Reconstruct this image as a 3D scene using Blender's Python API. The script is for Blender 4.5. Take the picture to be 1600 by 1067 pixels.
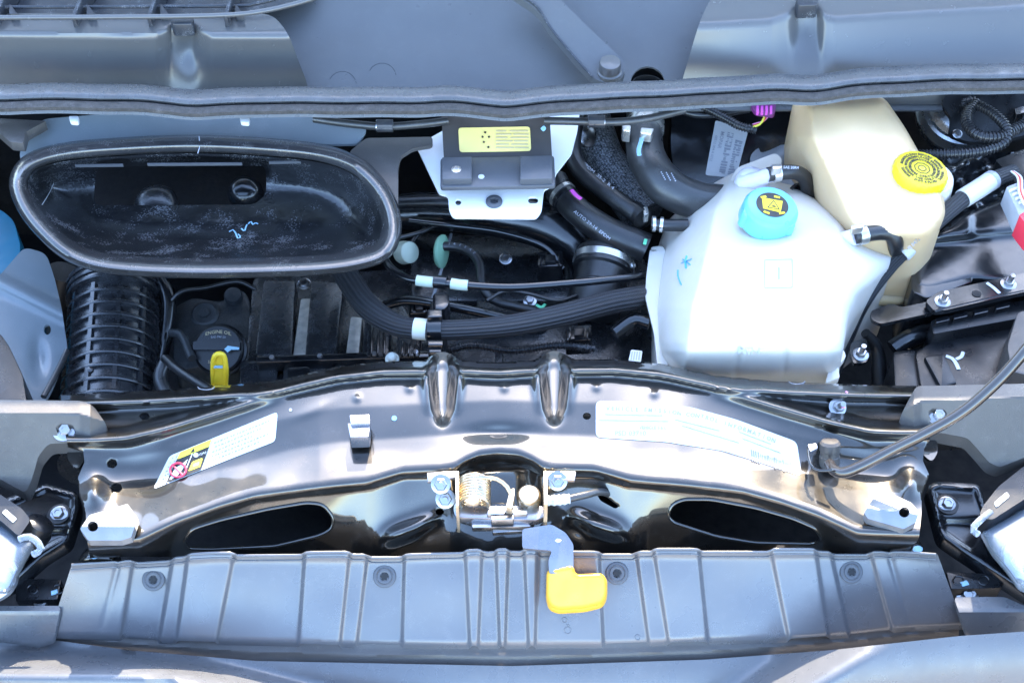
import bpy, bmesh, math, random
import numpy as np
from mathutils import Vector, Matrix

for o in list(bpy.data.objects):
    bpy.data.objects.remove(o)
random.seed(7)
scene = bpy.context.scene
COL = scene.collection

# ------------------------------------------------------------------ camera
TILT = math.radians(43.0)      # view axis, measured from straight down
DIST = 1.6
WIDTH = 1.30                   # metres across the frame at the middle of the bay
cam_d = bpy.data.cameras.new('camera')
cam_d.sensor_width = 36.0
cam_d.sensor_fit = 'HORIZONTAL'
cam_d.lens = 36.0 * DIST / WIDTH
cam_d.clip_start = 0.05
cam_d.clip_end = 500
cam = bpy.data.objects.new('camera', cam_d)
COL.objects.link(cam)
CAM = Vector((0, -DIST * math.sin(TILT), DIST * math.cos(TILT)))
cam.location = CAM
cam.rotation_euler = (TILT, 0, 0)
scene.camera = cam

# ------------------------------------------------------------------ light
SUN_EL = math.radians(38.0)
SUN_AZ = math.radians(6.0)     # from behind the van, a little to its left side
world = bpy.data.worlds.new('World')
scene.world = world
world.use_nodes = True
wn = world.node_tree.nodes
wl = world.node_tree.links
bg = wn['Background']
sky = wn.new('ShaderNodeTexSky')
sky.sky_type = 'NISHITA'
sky.sun_disc = False
sky.sun_elevation = SUN_EL
sky.sun_rotation = SUN_AZ
sky.air_density = 1.0
sky.dust_density = 1.0
sky.ozone_density = 2.0
wl.new(sky.outputs[0], bg.inputs[0])
bg.inputs[1].default_value = 0.15
sun_d = bpy.data.lights.new('sun', 'SUN')
sun_d.energy = 2.1
sun_d.angle = math.radians(0.5)
sun_d.color = (1.0, 0.86, 0.66)
sun = bpy.data.objects.new('sun', sun_d)
COL.objects.link(sun)
SUNV = Vector((math.sin(SUN_AZ) * math.cos(SUN_EL), math.cos(SUN_AZ) * math.cos(SUN_EL), math.sin(SUN_EL)))
sun.rotation_euler = SUNV.to_track_quat('Z', 'Y').to_euler()
sun.location = SUNV * 6
scene.view_settings.view_transform = 'Standard'
scene.view_settings.look = 'None'
scene.view_settings.exposure = 3.22
scene.view_settings.gamma = 1.0
scene.view_settings.use_curve_mapping = False
scene.render.engine = 'CYCLES'

# ------------------------------------------------------------------ helpers
S = WIDTH / 1600.0             # metres per photograph pixel in the middle of the bay
_r = np.array([1, 0, 0.])
_u = np.array([0, math.cos(TILT), math.sin(TILT)])
_f = np.array([0, math.sin(TILT), -math.cos(TILT)])
_c = np.array(CAM)

def Wn(px, py, z):
    """point of the place at height z that was measured at (px, py)"""
    px = np.asarray(px, float); py = np.asarray(py, float); z = np.asarray(z, float)
    px, py, z = np.broadcast_arrays(px, py, z)
    d = _f * DIST + np.multiply.outer((px - 800) * S, _r) + np.multiply.outer((533.5 - py) * S, _u)
    t = (z - _c[2]) / d[..., 2]
    return _c + d * t[..., None]

def W(px, py, z):
    return Vector(Wn(px, py, z))

MAT = {}
def mat(name, col, rough=0.5, metal=0.0, bump=0.0, bscale=300.0, var=0.15, vscale=14.0, dust=0.0, dcol=(.55, .55, .55),
        dscale=260.0, coat=0.0, spec=0.5, sss=0.0, trans=0.0, rvar=0.12, coatior=1.5, sheen=0.0, coatr=.06):
    m = bpy.data.materials.new(name); m.use_nodes = True
    n = m.node_tree.nodes; l = m.node_tree.links
    b = n['Principled BSDF']
    tc = n.new('ShaderNodeTexCoord')
    nz = n.new('ShaderNodeTexNoise'); nz.inputs['Scale'].default_value = vscale; nz.inputs['Detail'].default_value = 6
    l.new(tc.outputs['Object'], nz.inputs['Vector'])
    mp = n.new('ShaderNodeMapRange'); mp.inputs[1].default_value = .3; mp.inputs[2].default_value = .7
    mp.inputs[3].default_value = 1 - var; mp.inputs[4].default_value = 1 + var
    l.new(nz.outputs[0], mp.inputs[0])
    mx = n.new('ShaderNodeMix'); mx.data_type = 'RGBA'; mx.blend_type = 'MULTIPLY'
    mx.inputs[0].default_value = 1; mx.inputs[6].default_value = (*col, 1)
    l.new(mp.outputs[0], mx.inputs[7])
    out = mx.outputs[2]
    r0 = n.new('ShaderNodeMapRange'); r0.inputs[1].default_value = .3; r0.inputs[2].default_value = .7
    r0.inputs[3].default_value = max(.02, rough - rvar * rough * 2); r0.inputs[4].default_value = min(1, rough + rvar * rough * 2)
    nr = n.new('ShaderNodeTexNoise'); nr.inputs['Scale'].default_value = vscale * 3.7; nr.inputs['Detail'].default_value = 4
    l.new(tc.outputs['Object'], nr.inputs['Vector']); l.new(nr.outputs[0], r0.inputs[0])
    rout = r0.outputs[0]
    if dust > 0:
        nd = n.new('ShaderNodeTexNoise'); nd.inputs['Scale'].default_value = dscale; nd.inputs['Detail'].default_value = 3
        l.new(tc.outputs['Object'], nd.inputs['Vector'])
        nd2 = n.new('ShaderNodeTexNoise'); nd2.inputs['Scale'].default_value = dscale * .07; nd2.inputs['Detail'].default_value = 3
        l.new(tc.outputs['Object'], nd2.inputs['Vector'])
        ad = n.new('ShaderNodeMath'); ad.operation = 'MULTIPLY'
        l.new(nd.outputs[0], ad.inputs[0]); l.new(nd2.outputs[0], ad.inputs[1])
        dm = n.new('ShaderNodeMapRange'); dm.inputs[1].default_value = .30; dm.inputs[2].default_value = .42
        dm.inputs[3].default_value = 0; dm.inputs[4].default_value = dust
        l.new(ad.outputs[0], dm.inputs[0])
        m2 = n.new('ShaderNodeMix'); m2.data_type = 'RGBA'; m2.inputs[7].default_value = (*dcol, 1)
        l.new(dm.outputs[0], m2.inputs[0]); l.new(out, m2.inputs[6]); out = m2.outputs[2]
        rm = n.new('ShaderNodeMix'); rm.data_type = 'FLOAT'; rm.inputs[3].default_value = .8
        l.new(dm.outputs[0], rm.inputs[0]); l.new(rout, rm.inputs[2]); rout = rm.outputs[0]
    l.new(out, b.inputs['Base Color']); l.new(rout, b.inputs['Roughness'])
    b.inputs['Metallic'].default_value = metal
    b.inputs['Specular IOR Level'].default_value = spec
    b.inputs['Coat Weight'].default_value = coat
    b.inputs['Coat Roughness'].default_value = coatr; b.inputs['Coat IOR'].default_value = coatior
    if sss:
        b.inputs['Subsurface Weight'].default_value = sss
        b.inputs['Subsurface Radius'].default_value = (1, .8, .6)
        b.inputs['Subsurface Scale'].default_value = .02
    if trans:
        b.inputs['Transmission Weight'].default_value = trans
    if sheen:
        b.inputs['Sheen Weight'].default_value = sheen
    if bump > 0:
        nb = n.new('ShaderNodeTexNoise'); nb.inputs['Scale'].default_value = bscale; nb.inputs['Detail'].default_value = 5
        l.new(tc.outputs['Object'], nb.inputs['Vector'])
        bp = n.new('ShaderNodeBump'); bp.inputs['Strength'].default_value = bump; bp.inputs['Distance'].default_value = .002
        l.new(nb.outputs[0], bp.inputs['Height']); l.new(bp.outputs[0], b.inputs['Normal'])
        if coat: l.new(bp.outputs[0], b.inputs['Coat Normal'])
    MAT[name] = m
    return m

WORLD = {}
def _loc(parent):
    return WORLD[parent.name] if parent is not None else Vector((0, 0, 0))

def thing(name, label, cat, loc, group=None):
    o = bpy.data.objects.new(name, None)
    COL.objects.link(o); o.location = loc
    o.empty_display_size = .02
    WORLD[o.name] = Vector(loc)
    o['label'] = label; o['category'] = cat
    if group: o['group'] = group
    return o

def tag(o, label, cat, group=None):
    o['label'] = label; o['category'] = cat
    if group: o['group'] = group
    return o

def struct(o):
    o['kind'] = 'structure'; return o

def obj(name, verts, faces, m, parent=None, angle=35, uvs=None, label=None):
    v = np.asarray([tuple(p) for p in verts], float)
    lo = v.min(0); hi = v.max(0)
    c = np.array([(lo[0] + hi[0]) / 2, (lo[1] + hi[1]) / 2, lo[2]])
    me = bpy.data.meshes.new(name)
    me.from_pydata((v - c).tolist(), [], [tuple(int(i) for i in f) for f in faces])
    me.update()
    for p in me.polygons: p.use_smooth = True
    if uvs is not None:
        ul = me.uv_layers.new(name='UVMap')
        idx = np.empty(len(me.loops), dtype=np.int32); me.loops.foreach_get('vertex_index', idx)
        ul.data.foreach_set('uv', np.asarray(uvs, dtype=np.float32)[idx].ravel())
    bm = bmesh.new(); bm.from_mesh(me)
    bmesh.ops.recalc_face_normals(bm, faces=bm.faces)
    bm.to_mesh(me); bm.free()
    me.set_sharp_from_angle(angle=math.radians(angle))
    me.materials.append(MAT[m] if isinstance(m, str) else m)
    o = bpy.data.objects.new(name, me)
    COL.objects.link(o)
    o.parent = parent
    o.location = Vector(c) - _loc(parent)
    WORLD[o.name] = Vector(c)
    if label: o['label'] = label
    return o

def from_bm(name, bm, m, parent=None, angle=35, label=None):
    bm.verts.index_update()
    v = [tuple(x.co) for x in bm.verts]
    f = [[y.index for y in x.verts] for x in bm.faces]
    bm.free()
    return obj(name, v, f, m, parent, angle, label=label)

def zf(z):
    return z if callable(z) else (lambda u, v: np.full(np.shape(u), float(z)))

def rounded(poly, r, n=5):
    """round the corners of a polygon given in pixels"""
    P = [np.array(p, float) for p in poly]; out = []
    N = len(P)
    for i in range(N):
        a, b, c = P[i - 1], P[i], P[(i + 1) % N]
        d1 = a - b; d2 = c - b
        l1 = np.linalg.norm(d1); l2 = np.linalg.norm(d2)
        rr = min(r, l1 * .45, l2 * .45)
        p1 = b + d1 / l1 * rr; p2 = b + d2 / l2 * rr
        for k in range(n + 1):
            t = k / n
            out.append((1 - t) ** 2 * p1 + 2 * t * (1 - t) * b + t * t * p2)
    return [tuple(p) for p in out]

def cr(pts, n=160, closed=False):
    """Catmull-Rom through points (any dimension), evenly resampled"""
    P = np.array(pts, float)
    if len(P) == 2:
        t = np.linspace(0, 1, n)[:, None]; return P[0] * (1 - t) + P[1] * t
    if closed: Q = np.vstack([P[-1], P, P[0], P[1]])
    else: Q = np.vstack([2 * P[0] - P[1], P, 2 * P[-1] - P[-2]])
    out = []
    for i in range(1, len(Q) - 2):
        p0, p1, p2, p3 = Q[i - 1:i + 3]
        t = np.linspace(0, 1, 24, endpoint=False)[:, None]
        out.append(.5 * ((2 * p1) + (-p0 + p2) * t + (2 * p0 - 5 * p1 + 4 * p2 - p3) * t * t + (-p0 + 3 * p1 - 3 * p2 + p3) * t ** 3))
    out = np.vstack(out)
    out = np.vstack([out, P[0] if closed else P[-1]])
    d = np.r_[0, np.cumsum(np.linalg.norm(np.diff(out, axis=0), axis=1))]
    s = np.linspace(0, d[-1], n, endpoint=not closed)
    return np.stack([np.interp(s, d, out[:, k]) for k in range(out.shape[1])], 1)

def prism(name, poly, zt, zb, m, parent=None, bevel=0.0, seg=2, angle=35, label=None):
    """solid with the given outline (pixels at its top), standing straight down to height zb (or zb metres thick if zb is ('t', d))"""
    poly = np.array(poly, float)
    top = Wn(poly[:, 0], poly[:, 1], zf(zt)(poly[:, 0], poly[:, 1]))
    bot = top.copy()
    if isinstance(zb, tuple): bot[:, 2] -= zb[1]
    else: bot[:, 2] = zb
    bm = bmesh.new()
    a = [bm.verts.new(p) for p in top]; b = [bm.verts.new(p) for p in bot]
    n = len(a)
    ft = bm.faces.new(a); bm.faces.new(b[::-1])
    for i in range(n):
        bm.faces.new((a[i], b[i], b[(i + 1) % n], a[(i + 1) % n]))
    bmesh.ops.recalc_face_normals(bm, faces=bm.faces)
    if bevel > 0:
        es = [e for e in bm.edges if any(f is ft for f in e.link_faces)]
        es += [e for e in bm.edges if e not in es and len(e.link_faces) == 2 and e.calc_face_angle(0) > .6 and abs((e.verts[0].co - e.verts[1].co).normalized().z) > .9]
        bmesh.ops.bevel(bm, geom=es, offset=bevel, segments=seg, affect='EDGES', profile=.5, clamp_overlap=True)
    bmesh.ops.triangulate(bm, faces=[f for f in bm.faces if len(f.verts) > 4])
    return from_bm(name, bm, m, parent, angle, label)

def box(name, c, size, m, parent=None, rot=(0, 0, 0), bevel=0.002, seg=2, label=None):
    """c world point of the centre, size in metres"""
    bm = bmesh.new()
    bmesh.ops.create_cube(bm, size=1)
    bmesh.ops.scale(bm, vec=size, verts=bm.verts)
    if bevel: bmesh.ops.bevel(bm, geom=list(bm.edges), offset=min(bevel, min(size) * .45), segments=seg, affect='EDGES', profile=.5)
    from mathutils import Euler
    bmesh.ops.transform(bm, matrix=Matrix.Translation(Vector(c)) @ Euler(rot).to_matrix().to_4x4(), verts=bm.verts)
    return from_bm(name, bm, m, parent, label=label)

def tube(name, pts, r, m, parent=None, n=None, seg=18, rfun=None, flat=1.0, closed=False, raw=False, label=None, cap=True):
    """pts: (px, py, z) measured points, r: radius in pixels (or a list of radii along the run)"""
    P = cr(pts, 200, closed) if not raw else np.array(pts, float)
    C = Wn(P[:, 0], P[:, 1], P[:, 2])
    seglen = np.r_[0, np.cumsum(np.linalg.norm(np.diff(C, axis=0), axis=1))]
    L = seglen[-1]
    if n is None: n = int(max(8, min(220, L / .006)))
    s = np.linspace(0, L, n)
    C = np.stack([np.interp(s, seglen, C[:, k]) for k in range(3)], 1)
    rad = np.interp(np.linspace(0, 1, n), np.linspace(0, 1, len(r)), r) if isinstance(r, (list, tuple)) else np.full(n, float(r))
    rad = rad * S
    if rfun is not None: rad = rad * rfun(s)
    if closed:
        T = np.roll(C, -1, 0) - np.roll(C, 1, 0); T[0] = C[1] - C[-2]; T[-1] = T[0]
    else:
        T = np.gradient(C, axis=0)
    T /= np.linalg.norm(T, axis=1)[:, None] + 1e-12
    up = np.array([0, 0, 1.]) if abs(T[0][2]) < .9 else np.array([0, 1., 0])
    N = np.zeros_like(C); v = up - T[0] * np.dot(up, T[0]); v /= np.linalg.norm(v); N[0] = v
    for i in range(1, n):
        v = N[i - 1] - T[i] * np.dot(N[i - 1], T[i]); N[i] = v / (np.linalg.norm(v) + 1e-12)
    if closed:
        for i in range(n):
            v = up - T[i] * np.dot(up, T[i]); N[i] = v / np.linalg.norm(v)
    B = np.cross(T, N)
    a = np.linspace(0, 2 * math.pi, seg + 1)
    verts = []; uv = []
    for i in range(n):
        for k in range(seg + 1):
            verts.append(C[i] + (N[i] * math.cos(a[k]) * flat + B[i] * math.sin(a[k])) * rad[i])
            uv.append((s[i], a[k] / (2 * math.pi)))
    faces = []
    for i in range(n - 1):
        for k in range(seg):
            p = i * (seg + 1) + k
            faces.append((p, p + 1, p + seg + 2, p + seg + 1))
    if cap and not closed:
        for i in (0, n - 1):
            verts.append(C[i]); uv.append((s[i], 0)); q = len(verts) - 1
            for k in range(seg):
                p = i * (seg + 1) + k
                faces.append((q, p, p + 1))
    return obj(name, verts, faces, m, parent, 50, uv, label)

def lathe(name, base, axis, prof, m, parent=None, seg=36, angle=35, label=None, rmod=None):
    """prof: (radius px, height px) pairs along the axis, from the base up"""
    ax = Vector(axis).normalized()
    q = ax.to_track_quat('Z', 'Y').to_matrix()
    verts = []; faces = []
    n = len(prof)
    for (r, h) in prof:
        for k in range(seg):
            a = 2 * math.pi * k / seg
            rr = r * (rmod(a, r, h) if rmod else 1)
            verts.append(Vector(base) + q @ Vector((rr * math.cos(a), rr * math.sin(a), h)) * S)
    for i in range(n - 1):
        for k in range(seg):
            k2 = (k + 1) % seg
            faces.append((i * seg + k, i * seg + k2, (i + 1) * seg + k2, (i + 1) * seg + k))
    if prof[0][0] > .01: faces.append(tuple(range(seg))[::-1])
    if prof[-1][0] > .01: faces.append(tuple((n - 1) * seg + k for k in range(seg)))
    return obj(name, verts, faces, m, parent, angle, label=label)

def inside(poly, X, Y):
    P = np.array(poly, float); r = np.zeros(X.shape, bool)
    x0, y0 = P[-1]
    for x1, y1 in P:
        if y0 != y1:
            c = ((y0 > Y) != (y1 > Y)) & (X < (x1 - x0) * (Y - y0) / (y1 - y0) + x0)
            r ^= c
        x0, y0 = x1, y1
    return r

def nearest(polys, X, Y):
    """nearest point of the outlines and its distance"""
    best = np.full(X.shape, 1e9); bx = X.copy(); by = Y.copy()
    for poly in polys:
        P = np.array(poly, float); Q = np.roll(P, -1, 0)
        for (x0, y0), (x1, y1) in zip(P, Q):
            dx, dy = x1 - x0, y1 - y0; L = dx * dx + dy * dy
            if L == 0: continue
            t = np.clip(((X - x0) * dx + (Y - y0) * dy) / L, 0, 1)
            qx = x0 + t * dx; qy = y0 + t * dy
            d = np.hypot(X - qx, Y - qy)
            k = d < best
            best[k] = d[k]; bx[k] = qx[k]; by[k] = qy[k]
    return best, bx, by

def sheet(name, outline, z, m, parent=None, holes=(), step=4.0, thick=0.0015, angle=40, label=None, stepv=None):
    """pressed or moulded panel: heights z(u, v) inside an outline with holes, of real thickness"""
    P = np.array(outline, float)
    sv = stepv or step
    u = np.arange(P[:, 0].min() - step, P[:, 0].max() + 2 * step, step)
    v = np.arange(P[:, 1].min() - sv, P[:, 1].max() + 2 * sv, sv)
    U, V = np.meshgrid(u, v)
    cu = (U[:-1, :-1] + U[1:, 1:]) / 2; cv = (V[:-1, :-1] + V[1:, 1:]) / 2
    keep = inside(outline, cu, cv)
    for h in holes: keep &= ~inside(h, cu, cv)
    nv, nu = U.shape
    idx = np.arange(nv * nu).reshape(nv, nu)
    q = np.stack([idx[:-1, :-1], idx[:-1, 1:], idx[1:, 1:], idx[1:, :-1]], -1)[keep]
    cnt = np.zeros(nv * nu, int); np.add.at(cnt, q.ravel(), 1)
    fu = U.ravel().copy(); fv = V.ravel().copy()
    bd = (cnt > 0) & (cnt < 4)
    d, bx, by = nearest([outline] + list(holes), fu[bd], fv[bd])
    ok = d < 1.6 * max(step, sv)
    ii = np.where(bd)[0][ok]; fu[ii] = bx[ok]; fv[ii] = by[ok]
    used = np.where(cnt > 0)[0]
    remap = -np.ones(nv * nu, int); remap[used] = np.arange(len(used))
    q = remap[q]
    top = Wn(fu[used], fv[used], zf(z)(fu[used], fv[used]))
    n = len(top)
    e = np.concatenate([q[:, [0, 1]], q[:, [1, 2]], q[:, [2, 3]], q[:, [3, 0]]])
    es = np.sort(e, 1); key = es[:, 0] * n + es[:, 1]
    uq, inv, c = np.unique(key, return_inverse=True, return_counts=True)
    be = e[c[inv] == 1]
    bot = top.copy(); bot[:, 2] -= thick
    verts = np.vstack([top, bot])
    faces = q.tolist() + (q[:, ::-1] + n).tolist() + [(a, a + n, b + n, b) for a, b in be.tolist()]
    return obj(name, verts, faces, m, parent, angle, label=label)

def decal(name, poly, z, m, parent, lift=.0008, step=4, label=None):
    f = zf(z)
    return sheet(name, poly, lambda u, v: f(u, v) + lift, m, parent, step=step, thick=.0005, label=label)

def text(name, body, px, py, size, rot, z, m, parent, lift=.0012, sx=1.0, align='CENTER', arc=None):
    """lettering laid on the surface z; arc=(cx, cy, rx, ry, a0) bends it round an ellipse"""
    cu = bpy.data.curves.new('t', 'FONT'); cu.body = body; cu.size = 1; cu.align_x = align; cu.align_y = 'CENTER'
    cu.resolution_u = 2; cu.offset = .012
    to = bpy.data.objects.new('t', cu); COL.objects.link(to)
    dg = bpy.context.evaluated_depsgraph_get()
    me = bpy.data.meshes.new_from_object(to.evaluated_get(dg))
    bpy.data.objects.remove(to); bpy.data.curves.remove(cu)
    if len(me.vertices) == 0: return None
    co = np.array([v.co[:2] for v in me.vertices]) * size; co[:, 0] *= sx
    fc = [tuple(p.vertices) for p in me.polygons]
    bpy.data.meshes.remove(me)
    if arc:
        cx, cy, rx, ry, a0 = arc
        a = a0 + co[:, 0] / rx * (1 if True else 1)
        rr = 1 + co[:, 1] / rx
        u = cx + np.sin(a) * rx * rr; v = cy - np.cos(a) * ry * rr
    else:
        c, s = math.cos(math.radians(rot)), math.sin(math.radians(rot))
        u = px + co[:, 0] * c - co[:, 1] * s * -1 * -1
        u = px + co[:, 0] * c + co[:, 1] * s
        v = py + co[:, 0] * s - co[:, 1] * c
    p = Wn(u, v, zf(z)(u, v) + lift)
    return obj(name, p, fc, m, parent)

def stroke(name, pts, r, z, m, parent, lift=.0004):
    """a pen or paint mark drawn on the surface z"""
    f = zf(z); P = cr([(a, b) for a, b in pts], 40)
    zz = f(P[:, 0], P[:, 1]) + lift
    return tube(name, np.c_[P, zz], r, m, parent, raw=True, seg=8, flat=.3)

def circ(cx, cy, rx, ry=None, n=28, a0=0):
    ry = rx if ry is None else ry
    return [(cx + rx * math.cos(a0 + 2 * math.pi * k / n), cy + ry * math.sin(a0 + 2 * math.pi * k / n)) for k in range(n)]

UP = Vector((0, 0, 1))
def ax(tx=0.0, ty=0.0):
    """an axis tilted from upright: tx to the right, ty toward the front (radians)"""
    return Vector((math.sin(tx), -math.sin(ty), math.cos(tx) * math.cos(ty)))

def bolt(name, px, py, z, r, m, parent, axis=UP, washer=True, stud=0, wm=None):
    """hex head with flange washer, optional threaded stud"""
    t = obj_hex(name, W(px, py, z), axis, r, m, parent)
    if washer: lathe('washer', W(px, py, z) - Vector(axis).normalized() * .0012, axis, [(r * 1.45, 0), (r * 1.5, 1.0), (r * 1.15, 2.2)], wm or m, t if parent is not None and parent.parent is None else parent, 24)
    if stud:
        lathe('stud', W(px, py, z) + Vector(axis).normalized() * r * .9 * S, axis, [(r * .48 * (1 - .1 * (k % 2)), k * stud / 12) for k in range(13)] + [(r * .3, stud)], m, t if parent is not None and parent.parent is None else parent, 14)
    return t

def obj_hex(name, base, axis, r, m, parent):
    return lathe(name, base, axis, [(r, 0), (r, r * .75), (r * .86, r * .95), (r * .5, r * .95), (r * .45, r * .8)], m, parent, 6, 25)

# ------------------------------------------------------------------ materials
mat('asphalt', (.42, .35, .28), .9, bump=.5, bscale=60, var=.25, vscale=3)
mat('undertray_black', (.006, .006, .007), .6, bump=.3, bscale=90)
mat('cowl_plastic', (.095, .097, .10), .36, bump=.25, bscale=1500, var=.06, dust=.05, dcol=(.30, .29, .28), dscale=1200)
mat('tray_plastic', (.095, .092, .09), .26, var=.02, spec=.8, rvar=.03)
mat('grille_plastic', (.03, .033, .04), .35, bump=.15, bscale=900, dust=.25, dscale=600)
mat('seal_rubber', (.075, .074, .075), .30, bump=.10, bscale=500, var=.12, vscale=30, dust=.15, dcol=(.25, .23, .22), dscale=700, spec=.8)
mat('seal_flock', (.075, .066, .06), .9, bump=1.0, bscale=1100, var=.25, vscale=160, dust=.4, dcol=(.26, .23, .21), dscale=900)
mat('body_paint', (.17, .20, .22), .40, coat=.4, bump=.04, bscale=300, var=.05, dust=.05, dscale=500)
mat('hood_paint', (.45, .46, .47), .3, coat=.6, var=.03)
mat('black_plastic', (.009, .0095, .011), .32, bump=.14, bscale=700, dust=.08, dcol=(.14, .15, .17), dscale=700, spec=.5)
mat('black_gloss_plastic', (.008, .0085, .010), .20, bump=.05, bscale=200, dust=.07, dcol=(.16, .17, .19), dscale=600, spec=.9)
mat('duct_plastic', (.030, .030, .032), .20, bump=.07, bscale=300, var=.2, vscale=20, dust=.16, dcol=(.28, .28, .28), dscale=500, spec=1.0)
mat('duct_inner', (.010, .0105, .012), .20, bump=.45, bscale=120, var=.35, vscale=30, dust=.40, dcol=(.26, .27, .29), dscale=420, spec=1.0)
mat('hose_ribbed', (.022, .023, .026), .26, bump=.06, bscale=300, dust=.12, dcol=(.2, .21, .23), dscale=500, spec=1.0)
mat('rubber_hose', (.011, .011, .012), .38, bump=.10, bscale=500, dust=.12, dcol=(.17, .17, .17), dscale=500, spec=.8)
mat('grey_hose', (.035, .035, .036), .36, bump=.1, bscale=400, dust=.10, dcol=(.25, .25, .25), dscale=450, spec=.8)
mat('corrugated_black', (.02, .02, .022), .28, dust=.1)
mat('bracket_plastic', (.075, .068, .063), .36, bump=.2, bscale=900, var=.06, dust=.12, dcol=(.28, .26, .24), dscale=900)
mat('cover_plastic', (.105, .107, .116), .30, bump=.06, bscale=900, var=.06, vscale=5, dust=.10, dcol=(.34, .34, .34), dscale=900, spec=.9)
mat('fascia_plastic', (.105, .108, .115), .30, bump=.05, bscale=900, var=.05, dust=.06, dscale=600, spec=.8)
mat('gloss_black_steel', (.007, .0065, .006), .30, coat=1.0, coatior=1.72, coatr=.05, spec=.5, bump=.018, bscale=40, var=.1, rvar=.06, dust=.20, dcol=(.10, .09, .08), dscale=900)
mat('rod_paint', (.028, .022, .018), .14, coat=1.0, coatior=1.5, var=.05)
mat('zinc', (.42, .42, .43), .30, metal=1.0, bump=.08, bscale=300)
mat('aluminium', (.30, .31, .33), .40, metal=.8, bump=.12, bscale=400, var=.08)
mat('spring_steel', (.56, .47, .34), .28, metal=.9, bump=.05)
mat('latch_steel', (.34, .34, .37), .28, metal=.9, bump=.06, bscale=200)
mat('booster_silver', (.55, .57, .60), .30, metal=.9, bump=.04)
mat('clamp_steel', (.72, .70, .66), .30, metal=.9, bump=.1, bscale=300)
mat('white_paint_plate', (.80, .80, .81), .5, var=.03)
mat('white_tape', (.72, .74, .66), .55, var=.04, bump=.1)
mat('pale_green', (.66, .74, .60), .5, var=.05)
mat('green_grommet', (.27, .50, .34), .45, var=.06)
mat('tank_plastic', (.66, .61, .54), .42, sss=.4, bump=.04, bscale=200, var=.03)
mat('tank_fitting', (.74, .70, .78), .40, sss=.3, var=.03)
mat('reservoir_plastic', (.68, .48, .27), .40, sss=.45, bump=.06, bscale=60, var=.10, vscale=9)
mat('cap_cyan', (.14, .44, .50), .34, bump=.05, var=.04)
mat('cap_yellow', (.68, .52, .012), .38, bump=.05, var=.04)
mat('dipstick_yellow', (.80, .58, .03), .40, bump=.05)
mat('handle_yellow', (.66, .36, .03), .34, bump=.04, var=.04)
mat('print_black', (.02, .02, .02), .5)
mat('print_grey', (.35, .36, .40), .6)
mat('print_faint', (.27, .28, .32), .6)
mat('print_gold', (.60, .48, .26), .5)
mat('print_white', (.62, .64, .67), .6)
mat('print_yellow', (.85, .66, .02), .5)
mat('print_red', (.65, .05, .10), .5)
mat('label_white', (.60, .60, .60), .45, var=.02)
mat('label_yellow', (.90, .70, .24), .4, var=.03)
mat('label_bar', (.85, .72, .06), .4)
mat('paint_blue', (.10, .42, .72), .5)
mat('paint_light_blue', (.33, .58, .75), .5)
mat('paint_magenta', (.75, .10, .55), .5)
mat('paint_pink', (.85, .30, .60), .5)
mat('paint_green', (.15, .65, .35), .5)
mat('wire_yellow', (.75, .70, .08), .4)
mat('wire_red', (.70, .10, .06), .4)
mat('wire_white', (.75, .75, .75), .4)
mat('connector_pink', (.16, .03, .13), .4)
mat('connector_grey', (.36, .37, .40), .45)
mat('connector_red', (.72, .04, .07), .35)
mat('teal_plastic', (.01, .16, .26), .45)
mat('module_brown', (.060, .052, .048), .45, bump=.1, bscale=900, var=.04)
mat('module_bracket', (.085, .088, .097), .40, bump=.08, bscale=900, var=.04)
mat('engine_black', (.016, .017, .019), .26, bump=.2, bscale=300, dust=.2, dcol=(.18, .20, .23), dscale=600, spec=1.0)
mat('cast_grey', (.055, .06, .065), .45, metal=.4, bump=.5, bscale=250, var=.2, vscale=60)
mat('strip_metal', (.50, .46, .40), .35, metal=.4, bump=.3, bscale=120, var=.35, vscale=60)

MAT['gloss_black_steel'].node_tree.nodes['Principled BSDF'].inputs['Specular Tint'].default_value = (1, .89, .75, 1)  # warm tint puts the golden sun reflection into the steel's colour

def braid_material():
    m = bpy.data.materials.new('braided_sleeve'); m.use_nodes = True
    n = m.node_tree.nodes; l = m.node_tree.links; b = n['Principled BSDF']
    tc = n.new('ShaderNodeTexCoord'); sp = n.new('ShaderNodeSeparateXYZ'); l.new(tc.outputs['UV'], sp.inputs[0])
    def math_(op, a, c):
        k = n.new('ShaderNodeMath'); k.operation = op
        for i, x in enumerate((a, c)):
            if isinstance(x, (int, float)): k.inputs[i].default_value = x
            elif x is not None: l.new(x, k.inputs[i])
        return k.outputs[0]
    a = math_('MULTIPLY', sp.outputs[0], 2 * math.pi * 330)
    c = math_('MULTIPLY', sp.outputs[1], 2 * math.pi * 34)
    p = math_('SINE', math_('ADD', a, c), None); q = math_('SINE', math_('SUBTRACT', a, c), None)
    h = math_('MAXIMUM', p, q)
    band = math_('SINE', math_('MULTIPLY', sp.outputs[1], 2 * math.pi * 17), None)
    h2 = math_('ADD', math_('MULTIPLY', h, .5), math_('MULTIPLY', band, .8))
    bp = n.new('ShaderNodeBump'); bp.inputs['Strength'].default_value = .7; bp.inputs['Distance'].default_value = .0012
    l.new(h2, bp.inputs['Height']); l.new(bp.outputs[0], b.inputs['Normal'])
    rp = n.new('ShaderNodeMapRange'); rp.inputs[1].default_value = -1.2; rp.inputs[2].default_value = 1.3
    l.new(h2, rp.inputs[0])
    mx = n.new('ShaderNodeMix'); mx.data_type = 'RGBA'; mx.inputs[6].default_value = (.004, .004, .005, 1); mx.inputs[7].default_value = (.045, .048, .056, 1)
    l.new(rp.outputs[0], mx.inputs[0]); l.new(mx.outputs[2], b.inputs['Base Color'])
    b.inputs['Roughness'].default_value = .34
    MAT['braided_sleeve'] = m
braid_material()

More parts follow.
